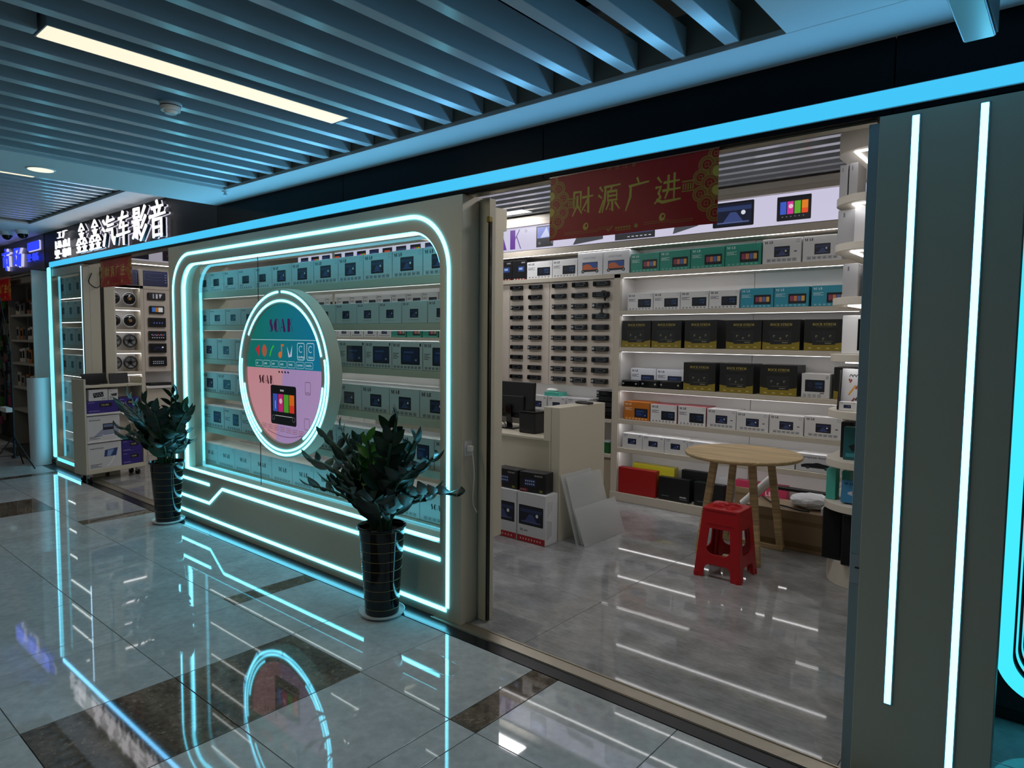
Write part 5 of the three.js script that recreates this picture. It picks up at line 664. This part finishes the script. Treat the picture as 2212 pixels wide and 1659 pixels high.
// ---------------------------------------------------------------- narrow showcase and left doorway
{
  const w = struct('window_2');
  mesh('frame', [rb(-8.9, -8.82, 0, 2.22, -0.06, 0, 0.002), rb(-7.9, -7.84, 0, 2.22, -0.06, 0, 0.002), rb(-8.82, -7.9, 0, 0.11, -0.06, 0, 0.002), rb(-8.82, -7.9, 2.14, 2.22, -0.06, 0, 0.002)], M.cream, w);
  mesh('glass_pane', new THREE.PlaneGeometry(0.93, 2.04).translate(-8.36, 1.125, -0.03), M.glass, w);
  mesh('back', rb(-8.9, -7.84, 0, 2.2, -0.3, -0.285, 0.002), M.creamIn, w); mesh('side', [rb(-8.9, -8.86, 0, 2.2, -0.285, -0.06, 0.002)], M.creamIn, w); mesh('return_panel', [rb(-7.86, -7.84, 0, 2.2, -0.156, -0.06, 0.002), rb(-7.86, -7.835, 0, 2.2, -0.285, -0.19, 0.002)], M.cream, w); mesh('black_gap', rb(-7.865, -7.845, 0, 2.2, -0.19, -0.156, 0.001), M.gloss, w); mesh('bottom', rb(-8.86, -7.865, 0, 0.1, -0.285, -0.06, 0.002), M.creamIn, w);
  mesh('loose_wire', tube([V(-7.83, 2.13, -0.08), V(-7.82, 2.03, -0.05), V(-7.81, 1.98, -0.12), V(-7.82, 2.08, -0.18), V(-7.83, 2.15, -0.16)], 0.005, 30), M.rubber, w);
  const rk = thing('showcase_rack', 'cream rack of boxed screens in the narrow showcase', 'rack');
  const ys = [0.12, 0.45, 0.78, 1.08, 1.38, 1.67, 1.93];
  ys.forEach((y, r) => { const s = mesh('shelf', rb(-8.85, -7.87, y - 0.04, y, -0.28, -0.065, 0.002), M.cream, rk); if (r) { mesh('light_strip', bx(0.9, 0.006, 0.012, -8.34, y - 0.043, -0.08), glow(WH, 3), s); areaLight(s, V(-8.34, y - 0.049, -0.08), PX, V(0, -1, -0.3), 0.9, 0.012, WH, P_DISPLAY); }
    for (let i = 0; i < 4; i++) carton('showB', -8.85 + i * 0.245, -8.61 + i * 0.245, y, 0.19, -0.075, 0.19, `white boxed screen, ${ORD[i]} from left, ${ORD[6 - r]} shelf of the narrow showcase`, 'boxed screens in the narrow showcase'); });
  ledStrip('light_strip', 'cyan vertical light strip at the left end of the shop front', V(-8.86, 0.1, 0), V(-8.86, 2.24, 0), PZ, 0.05, LG, 0.4, CY, P_LINE, 0.03);
  ledStrip('light_strip', 'cyan light strip along the foot of the narrow showcase', V(-8.83, 0.085, 0), V(-7.95, 0.085, 0), PZ, 0.04, [0.3, 1.6, 2.2], 0.7, CY, P_LINE);
  ledStrip('light_strip', 'bluish vertical light strip right of the narrow showcase', V(-7.87, 0.15, 0), V(-7.87, 2.2, 0), PZ, 0.025, [1.0, 1.8, 2.6], 0.8, [0.5, 0.75, 1], P_LINE);
}
// ---------------------------------------------------------------- left wall of the shop: loudspeakers and screens
{
  const X0 = -8.8;
  const u = thing('speaker_shelf', 'white lit shelf niche with round car loudspeakers on the end wall', 'shelf');
  mesh('back_panel', rb(X0 - 0.22, X0 - 0.2, 0.6, 2.3, -0.93, -0.46, 0.001), M.white, u); mesh('side_panel', [rb(X0 - 0.2, X0, 0, 2.3, -0.95, -0.91, 0.002), rb(X0 - 0.2, X0, 0, 2.3, -0.56, -0.54, 0.002)], M.shelfFace, u);
  [2.1, 1.83, 1.565, 1.31, 1.05].forEach((y, i) => { const s = mesh('shelf', rb(X0 - 0.2, X0, y - 0.035, y, -0.912, -0.556, 0.002), M.shelfFace, u); mesh('light_strip', bx(0.012, 0.006, 0.34, X0 - 0.015, y - 0.038, -0.735), glow(WH, K_SHELF), s); areaLight(s, V(X0 - 0.015, y - 0.045, -0.735), V(0, 0, 1), V(-0.4, -1, 0), 0.34, 0.014, WH, P_SHELF); });
  for (let r = 0; r < 4; r++) for (let k = 0; k < 2; k++) {
    const y = [1.935, 1.67, 1.425, 1.16][r], z = k ? -0.645 : -0.82, t = thing('car_speaker', `round black car loudspeaker, ${k ? 'left' : 'right'} on the end wall niche's ${ORD[r]} shelf`, 'loudspeaker', [X0 - 0.1, y, z], 0, 'round loudspeakers in the niche');
    const R = (g) => g.rotateZ(-Math.PI / 2);
    if (r < 2) { mesh('cover', R(new THREE.SphereGeometry(0.078, 28, 12, 0, 6.3, 0, 1.2).scale(1, 0.45, 1)), M.gloss, t); mesh('ring', R(new THREE.TorusGeometry(0.074, 0.006, 8, 32).rotateX(Math.PI / 2).translate(0, 0.014, 0)), M.alu, t); mesh('emblem', R(cyl(0.018, 0.02, 0.008, 18, 0, 0.036, 0)), S(0x8a6a40, { metalness: 0.6 }), t); }
    else { mesh('rim', R(new THREE.TorusGeometry(0.07, 0.012, 8, 32).rotateX(Math.PI / 2)), M.black, t); mesh('cone', R(new THREE.ConeGeometry(0.066, 0.03, 32, 1, true).rotateX(Math.PI).translate(0, -0.006, 0)), S(0x5a5d60, { side: THREE.DoubleSide, roughness: 0.6 }), t); mesh('dust_cap', R(cyl(0.022, 0.024, 0.016, 20, 0, -0.004, 0)), M.gloss, t); for (let q = 0; q < 5; q++) { const a = q * 1.2566; mesh('spoke', bx(0.006, 0.048, 0.008).translate(0, 0.042, 0).rotateX(a).translate(0.006, 0, 0), M.black, t); } }
    mesh('stand', bx(0.01, 0.03, 0.06, -0.02, -0.065, 0), M.white, t);
  }
  const p = thing('screen_panel', 'beige wall panel with a column of car screens on the end wall', 'panel'); mesh('board', rb(X0 - 0.03, X0 - 0.01, 1.045, 2.098, -1.6, -0.955, 0.002), S(0xcfc3b6), p); mesh('ledge', rb(X0 - 0.2, X0 + 0.05, 0.84, 0.87, -1.6, -0.955, 0.002), M.white, p); mesh('cabinet', rb(X0 - 0.2, X0, 0, 0.84, -1.6, -0.955, 0.002), M.shelfFace, p); mesh('niche_back', rb(X0 - 0.22, X0 - 0.2, 0.87, 1.045, -1.6, -0.955, 0.001), M.white, p);
  const scr = (k) => { const tx = ctex(192, 112, (c) => { fr(c, '#06070c', 0, 0, 192, 112); if (k === 0) { fr(c, '#8a8a92', 40, 10, 20, 90); fr(c, '#b8b8c0', 80, 10, 24, 90); c.fillStyle = '#c8c8d0'; c.beginPath(); c.moveTo(120, 10); c.lineTo(160, 10); c.lineTo(130, 100); c.fill(); } if (k === 1) { fr(c, '#3a78d0', 14, 12, 50, 84); fr(c, '#c07828', 66, 12, 44, 84); fr(c, '#e4e4e8', 112, 12, 66, 84); } if (k === 2) { for (let i = 0; i < 4; i++) { c.fillStyle = '#5a6ac0'; c.beginPath(); c.moveTo(40 + i * 34, 74); c.lineTo(52 + i * 34, 46); c.lineTo(62 + i * 34, 74); c.fill(); } } if (k === 3) { for (let i = 0; i < 9; i++) fr(c, ['#8a90a0', '#c04a3a', '#4a70b0'][i % 3], 14 + i * 19, 30 + (i % 2) * 10, 14, 20); for (let i = 0; i < 6; i++) fr(c, '#c8c8d0', 20 + i * 28, 80, 14, 12); } if (k === 4) { c.strokeStyle = '#3a50a0'; c.lineWidth = 4; c.beginPath(); c.moveTo(40, 90); c.lineTo(70, 50); c.lineTo(120, 50); c.lineTo(150, 90); c.stroke(); c.fillStyle = '#d8dcf0'; c.beginPath(); c.arc(152, 44, 12, 0, 7); c.fill(); } if (k === 5) for (let i = 0; i < 12; i++) fr(c, '#a0a4b4', 26 + (i % 6) * 24, 50 + (i > 5 ? 28 : 0), 14, 14); }); return new THREE.MeshStandardMaterial({ color: 0x111111, roughness: 0.2, emissive: 0xffffff, emissiveMap: tx, emissiveIntensity: 0.55 }); };
  [[1.975, 0.09], [1.81, 0.095], [1.655, 0.115], [1.49, 0.116], [1.337, 0.118], [1.172, 0.122]].forEach(([y, h], k) => { const t = thing('car_screen', `black car screen, ${ORD[k]} from the top on the end wall panel`, 'screen', [X0 - 0.008, y, -1.1], 0, 'car screens on the end wall panel'); const w = k === 1 ? 0.17 : 0.205; mesh('body', bev(0.03, h, w, 0.006).translate(0.015, 0, 0), M.black, t); mesh('display', new THREE.PlaneGeometry(w * 0.88, h * 0.78).rotateY(Math.PI / 2).translate(0.0315, 0, 0), scr(k), t); });
  cartonAt('navy', 0.3, 0.185, 0.08, X0 - 0.06, 2.103, -1.1, Math.PI / 2, 'dark navy printed box above the car screens on the end wall'); cartonAt('navy', 0.08, 0.185, 0.1, X0 - 0.08, 2.104, -0.86, Math.PI / 2, 'narrow end of a navy box above the loudspeaker niche');
  { const hd = struct('trim_6', [rb(X0 - 0.22, X0 + 0.02, 2.36, 2.4, -2.9, -0.14, 0.002), rb(X0 - 0.22, X0, 2.06, 2.098, -1.6, -0.14, 0.002)], M.shelfFace); mesh('light_strip', bx(0.014, 0.006, 2.2, X0, 2.357, -1.3), glow(WH, K_SHELF), hd); areaLight(hd, V(X0, 2.35, -1.3), V(0, 0, 1), V(-0.4, -1, 0), 2.2, 0.014, WH, P_SHELF);
    const lb = thing('advertising_lightbox', 'pale printed board with dark cars above the end wall light line', 'light box', [X0 - 0.05, 2.4, -1.1]); const tx = ctex(512, 96, (c) => { fr(c, '#c8c4d4', 0, 0, 512, 96); fr(c, '#141420', 30, 10, 200, 76); c.fillStyle = '#4a3a68'; c.beginPath(); c.moveTo(60, 60); c.quadraticCurveTo(120, 20, 210, 58); c.fill(); fr(c, '#201824', 300, 10, 180, 76); c.fillStyle = '#8a3a48'; c.beginPath(); c.moveTo(320, 60); c.quadraticCurveTo(400, 10, 470, 60); c.fill(); }); mesh('face', new THREE.PlaneGeometry(1.2, 0.22).rotateY(Math.PI / 2).translate(0.011, 0.112, 0), new THREE.MeshStandardMaterial({ color: 0x222222, emissive: 0xffffff, emissiveMap: tx, emissiveIntensity: 0.5 }), lb); mesh('case', bx(0.02, 0.22, 1.2, 0, 0.112, 0), M.white, lb); }
  tag(mesh('mixer_console', bev(0.18, 0.03, 0.3, 0.006).translate(X0 - 0.06, 0.886, -1.14), M.black), 'black flat player lying under the car screens', 'player');
}
// ---------------------------------------------------------------- rolling cart in the left doorway
{
  const X = -7.563, Z = 0.108, TH = 0.193, L = 0.617, D = 0.22, T = 1.05;
  const t = thing('rolling_cart', 'cream rolling display cart in the left doorway', 'cart', [X, 0, Z], TH);
  // local frame: front faces +x, length runs to -z
  mesh('end_panel', rb(-D, 0, 0.085, T, -0.02, 0, 0.003), M.cream, t); mesh('end_panel', rb(-D, 0, 0.085, T, -L, -L + 0.02, 0.003), M.cream, t); mesh('back_panel', rb(-D, -D + 0.015, 0.085, T - 0.06, -L + 0.02, -0.02, 0.002), M.creamIn, t); mesh('base', rb(-D, 0, 0.085, 0.13, -L + 0.02, -0.02, 0.002), M.cream, t); mesh('top', rb(-D, 0, T - 0.09, T - 0.065, -L + 0.02, -0.02, 0.002), M.cream, t);
  for (const y of [0.42, 0.7]) mesh('shelf', rb(-D, 0, y - 0.02, y, -L + 0.02, -0.02, 0.002), M.white, t);
  for (const z of [-0.06, -L + 0.06]) for (const x of [-0.05, -D + 0.05]) { const c = mesh('caster', cyl(0.03, 0.03, 0.022, 18).rotateX(Math.PI / 2).translate(x, 0.03, z), M.rubber, t); mesh('fork', bx(0.03, 0.05, 0.034, x, 0.062, z), M.alu, c); }
  const cg = 'boxes on the rolling cart', wp = (lx, lz) => [X + lx * Math.cos(TH) + lz * Math.sin(TH), Z - lx * Math.sin(TH) + lz * Math.cos(TH)];
  const cb = (key, w, h, za, y, l) => { const [x, z] = wp(-0.085, -za - w / 2); return cartonAt(key, w, h, 0.15, x, y, z, Math.PI / 2 + TH, l, cg); };
  cb('tablet', 0.34, 0.26, 0.024, 0.131, 'white box with a tilted tablet picture on the cart bottom'); cb('purple', 0.22, 0.128, 0.37, 0.131, 'lower purple clock box on the cart bottom'); cb('purple', 0.22, 0.128, 0.37, 0.2595, 'upper purple clock box on the cart bottom');
  cb('media', 0.33, 0.25, 0.024, 0.421, 'white box with a car dashboard picture on the cart middle shelf');
  cb('purple', 0.32, 0.125, 0.024, 0.701, 'left purple box under the camera boxes'); cb('purple', 0.22, 0.14, 0.35, 0.701, 'right purple box on the upper cart shelf'); cb('cam', 0.19, 0.115, 0.05, 0.8265, 'white box with a black gadget picture on the purple box'); cb('sketch', 0.1, 0.11, 0.245, 0.8265, 'white box with a sketched gadget on the purple box');
  const [ax, az] = wp(-0.1, -0.16), [ex, ez] = wp(-0.12, -0.42);
  const tb = thing('tablet_screen', 'black tablet lying tilted on top of the cart', 'tablet', [ax, T - 0.064, az], Math.PI / 2 + TH); mesh('screen', bev(0.24, 0.12, 0.012, 0.004).rotateX(-0.45).translate(0, 0.06, 0), M.gloss, tb); mesh('foot', bev(0.1, 0.01, 0.06, 0.003).translate(0, 0.005, -0.02), M.black, tb);
  const t2 = thing('tablet_screen', 'grey framed screen standing on the far end of the cart', 'tablet', [ex, T - 0.064, ez], Math.PI / 2 + TH); mesh('screen', bev(0.2, 0.11, 0.014, 0.004).rotateX(-0.15).translate(0, 0.055, 0), S(0x2c2f33, { roughness: 0.25 }), t2); mesh('foot', bev(0.12, 0.008, 0.06, 0.003).translate(0, 0.004, -0.02), M.black, t2);
}
// ---------------------------------------------------------------- neighbour's shop, tripod, leaning boards
{
  tag(mesh('white_board', rb(-9.26, -9.24, 0.02, 2.23, -0.1, 0.085, 0.003), M.white), 'tall white board beside the cyan corner strip', 'board');
  { const g = new THREE.CylinderGeometry(0.115, 0.105, 1.0, 28, 1, true, 0.4, 2.6); tag(mesh('curled_sheet', g.rotateY(-0.5).translate(-9.09, 0.502, 0.09), S(0xd8dcdc, { side: THREE.DoubleSide })), 'curled white plastic sheet leaning before the white board', 'plastic sheet'); }
  const n = thing('neighbour_rack', 'grey glass-front rack of small packs in the neighbouring shop', 'rack', [-10.42, 0, -0.1]);
  mesh('frame', [rb(-0.62, -0.58, 0, 2.22, -0.2, 0, 0.002), rb(0.58, 0.62, 0, 2.22, -0.2, 0, 0.002), rb(-0.62, 0.62, 2.14, 2.22, -0.2, 0, 0.002)], S(0x8f8a82), n); mesh('back', rb(-0.62, 0.62, 0, 2.2, -0.24, -0.22, 0.002), S(0x8a857c), n); for (const y of [0.5, 0.8, 1.12, 1.42, 1.75]) mesh('shelf', rb(-0.58, 0.58, y - 0.03, y, -0.22, -0.01, 0.002), S(0xa09a90), n);
  let q = 0; for (const y of [0.8, 1.12, 1.42, 1.75]) for (let i = 0; i < 8; i++) { const h = rr(0.13, 0.2), x = -10.93 + i * 0.145, o = mesh('blister_pack', bev(0.12, h, 0.02, 0.003), S([0xb8b4ac, 0x8e8b86, 0xa7642e, 0x5a5a60, 0xc4c2bc][q++ % 5])); o.position.set(x, y + h / 2 + 0.001, -0.2 + rr(0, 0.04)); tag(o, `small hanging pack, ${ORD[i]} from left, ${ORD[[1.75, 1.42, 1.12, 0.8].indexOf(y)]} shelf of the neighbouring rack`, 'pack', 'packs in the neighbouring rack'); const c = mesh('printed_card', bev(0.08, h * 0.5, 0.003, 0.001).translate(0, 0.01, 0.011), M.black, o); }
  const st = thing('neighbour_stall', 'dark cluttered rack of hanging goods at the left edge', 'rack', [-11.8, 0, -0.2]); mesh('panel', rb(-0.55, 0.55, 0, 2.2, -0.1, -0.06, 0.002), S(0x3a3835), st); for (let i = 0; i < 60; i++) mesh('hanging_pack', bev(rr(0.06, 0.14), rr(0.08, 0.16), 0.03, 0.004).translate(rr(-0.48, 0.48), rr(0.2, 1.9), -0.03 + rr(0, 0.06)), i % 9 === 0 ? M.leafYoung : [M.black, S(0x7d7b78), M.steel, S(0x5c5450), S(0x8a3a5c)][i % 5], st);
  const rb2 = banner('red banner corner hanging in the neighbouring shop at the left edge', -11.25, -10.42, 1.92, 2.23, 0.01, 0);
  const tp = thing('phone_tripod', 'black phone tripod with clamps left of the white boards', 'tripod', [-9.02, 0, 0.36]);
  mesh('pole', bar(V(0, 0.12, 0), V(0, 1.3, 0), 0.011, 12), M.black, tp); mesh('upper_rod', bar(V(0, 1.28, 0), V(-0.12, 1.9, 0.05), 0.006), M.black, tp); for (let k = 0; k < 3; k++) { const a = k * 2.094; mesh('leg', bar(V(0, 0.36, 0), V(Math.sin(a) * 0.26, 0.006, Math.cos(a) * 0.26), 0.008), M.black, tp); mesh('brace', bar(V(0, 0.14, 0), V(Math.sin(a) * 0.15, 0.15, Math.cos(a) * 0.15), 0.004), M.black, tp); }
  mesh('collar', cyl(0.03, 0.03, 0.03, 16, 0, 0.13, 0), M.black, tp); for (const [y, s] of [[1.3, 0.12], [1.12, 0.1], [0.9, 0.16]]) { const a = mesh('clamp_arm', bar(V(-s, y, 0), V(s * 0.6, y + 0.02, 0.02), 0.007), M.black, tp); mesh('clamp', bev(0.06, 0.09, 0.03, 0.006).translate(-s, y + 0.02, 0), M.black, a); } mesh('cable', tube([V(-0.05, 1.7, 0.04), V(-0.18, 1.4, 0.06), V(-0.06, 1.0, 0.05), V(-0.14, 0.7, 0.04)], 0.006, 30), M.rubber, tp);
  const tray = mesh('tray', bev(0.24, 0.05, 0.06, 0.004).translate(-0.05, 0.66, 0.05), M.white, tp);
}
// ---------------------------------------------------------------- potted plants
const leafGeo = [0, 1, 2].map((v) => {
  const L = 0.092 + v * 0.013, W = 0.022 + v * 0.003, n = 5, P = [], I = [];
  for (let i = 0; i <= n; i++) { const t = i / n, w = W * Math.pow(Math.sin(Math.PI * Math.min(1, t * 0.92 + 0.06)), 0.8), y = -0.02 * t * t * (1 + v * 0.4); P.push(-w, y + w * 0.28, t * L, 0, y, t * L, w, y + w * 0.28, t * L); }
  for (let i = 0; i < n; i++) { const a = i * 3, b = a + 3; I.push(a, b, a + 1, a + 1, b, b + 1, a + 1, b + 1, a + 2, a + 2, b + 1, b + 2); }
  const g = new THREE.BufferGeometry(); g.setAttribute('position', new THREE.Float32BufferAttribute(P, 3)); g.setIndex(I); g.computeVertexNormals(); return g;
});
function plant(label, x, z, turn, stems, young) {
  stems = stems.map(([a, b, c, d]) => [a, b, c * 0.92, d]);
  const t = thing('potted_plant', label, 'potted plant', [x, 0, z], turn);
  mesh('saucer', new THREE.LatheGeometry([[0, 0.004], [0.1, 0.004], [0.118, 0.012], [0.124, 0.026], [0.12, 0.026], [0.11, 0.014], [0, 0.012]].map(([a, b]) => new THREE.Vector2(a, b)), 48), M.white, t);
  const prof = [[0, 0.014], [0.088, 0.014]]; for (let i = 0; i <= 64; i++) { const y = 0.016 + i / 64 * 0.464; prof.push([0.09 + 0.032 * Math.pow(i / 64, 1.2) + (i % 2 ? 0.0016 : -0.0012), y]); } prof.push([0.131, 0.482], [0.132, 0.492], [0.124, 0.494], [0.118, 0.47], [0.112, 0.42]);
  const pot = mesh('pot', new THREE.LatheGeometry(prof.map(([a, b]) => new THREE.Vector2(a, b)), 64), M.pot, t);
  for (let i = 0; i < 9; i++) { const y = 0.05 + i * 0.053, r = 0.09 + 0.032 * Math.pow((y - 0.016) / 0.464, 1.2); mesh('gold_line', new THREE.TorusGeometry(r + 0.0008, 0.0013, 5, 64).rotateX(Math.PI / 2).translate(0, y, 0), M.goldLine, pot); }
  mesh('soil', cyl(0.117, 0.115, 0.02, 32, 0, 0.445, 0), M.soil, t);
  for (const [az, lean, len, yg] of stems) {
    const a = az * Math.PI / 180, s0 = V(Math.sin(a) * 0.05, 0.45, Math.cos(a) * 0.05), dir = V(Math.sin(a), 0, Math.cos(a)), N = 8, pts = [];
    for (let i = 0; i <= N; i++) { const q = i / N, out = lean * len * Math.pow(q, 1.7), up = len * (q - 0.42 * lean * q * q); pts.push(s0.clone().addScaledVector(dir, out).add(V(0, up, 0))); }
    const curve = new THREE.CatmullRomCurve3(pts); const st = mesh('stem', new THREE.TubeGeometry(curve, 14, 0.0075, 6), M.stem, t);
    const nl = Math.round(len * 26), side = V(0, 1, 0).cross(dir).normalize();
    for (let i = 0; i < nl; i++) {
      const q = 0.24 + 0.76 * i / (nl - 1), p = curve.getPointAt(Math.min(1, q)), tg = curve.getTangentAt(Math.min(1, q)), sd = i % 2 ? 1 : -1;
      const out = side.clone().multiplyScalar(sd * (i > nl - 3 ? 0.35 : 1)).addScaledVector(tg, 0.75).add(V(rr(-0.15, 0.15), rr(-0.05, 0.3), rr(-0.15, 0.15))).normalize();
      const up = tg.clone().cross(side).negate().add(V(rr(-0.3, 0.3), 0.4, rr(-0.3, 0.3))); const xa = up.clone().cross(out).normalize(), ya = out.clone().cross(xa);
      const o = mesh('leaf', leafGeo[Math.floor(rnd() * 3)], yg ? M.leafYoung : M.leaf[Math.floor(rnd() * 4)], st); o.quaternion.setFromRotationMatrix(new THREE.Matrix4().makeBasis(xa, ya, out)); o.position.copy(p); const k = (1.15 - 0.35 * q) * rr(0.95, 1.35); o.scale.setScalar(k);
    }
  }
}
const stemSet = (n, o, big) => Array.from({ length: n }, (_, i) => [i * (360 / n) * 1.0 + o + rr(-14, 14), i % 3 === 0 ? rr(0.75, 1.0) : rr(0.15, 0.6), rr(0.42, 0.66) * big, false]);
plant('leafy green plant in a dark glazed pot near the open door', -2.835, 0.17, 0, [[-88, 1.0, 0.6], [84, 1.05, 0.62], [70, 0.7, 0.66], [-80, 0.55, 0.68], [-40, 0.25, 0.66], [20, 0.15, 0.6, true], [60, 0.4, 0.7], [96, 0.55, 0.62], [-95, 0.7, 0.5], [100, 0.3, 0.64], [200, 0.05, 0.62], [-100, 0.4, 0.6], [5, 0.6, 0.45], [-45, 0.8, 0.42], [45, 0.8, 0.42], [88, 0.85, 0.4], [160, 0.05, 0.66], [-84, 0.9, 0.38]], true);
plant('leafy green plant in a dark glazed pot at the left doorway', -5.55, 0.16, 0, [[-92, 1.1, 0.62], [-80, 0.8, 0.66], [80, 0.95, 0.62], [92, 0.5, 0.64], [-60, 0.5, 0.66], [-30, 0.3, 0.68], [25, 0.25, 0.66], [55, 0.5, 0.66], [98, 0.3, 0.58], [-98, 0.8, 0.6], [150, 0.05, 0.64], [-150, 0.05, 0.64], [0, 0.6, 0.5], [-65, 1.0, 0.44], [65, 1.0, 0.44], [-90, 1.2, 0.42], [92, 0.9, 0.4]], false);
// ---------------------------------------------------------------- wet patch on the floor, ceiling domes
{
  const s = new THREE.Shape(); [[-2.43, 0.41], [-2.38, 0.32], [-2.24, 0.3], [-2.1, 0.32], [-2.07, 0.4], [-2.17, 0.42], [-2.24, 0.45], [-2.34, 0.44]].forEach(([x, z], i) => s[i ? 'lineTo' : 'moveTo'](x, -z)); s.closePath();
  const pts = new THREE.SplineCurve([...s.getPoints(), s.getPoints()[0]]).getPoints(60);
  const g = new THREE.ExtrudeGeometry(new THREE.Shape(pts), { depth: 0.0012, bevelEnabled: true, bevelSize: 0.004, bevelThickness: 0.0008, bevelSegments: 2 }).rotateX(-Math.PI / 2).translate(0, 0.001, 0);
  tag(mesh('water_puddle', g, PH(0xffffff, { transmission: 1, thickness: 0, roughness: 0.02, ior: 1.33 })), 'small wet puddle on the corridor tiles before the threshold', 'puddle');
  [[-8.96, 0.22, 'right'], [-9.22, 0.3, 'left']].forEach(([x, z, l]) => { const t = thing('dome_camera', `grey dome camera, ${l} one under the far ceiling above the blue sign`, 'camera', [x, CY2, z]); mesh('base', cyl(0.07, 0.06, 0.04, 24, 0, -0.02, 0), M.white, t); mesh('dome', new THREE.SphereGeometry(0.05, 20, 10, 0, 6.3, Math.PI / 2, Math.PI / 2).translate(0, -0.04, 0), M.gloss, t); });
}
renderer.render(scene, camera);
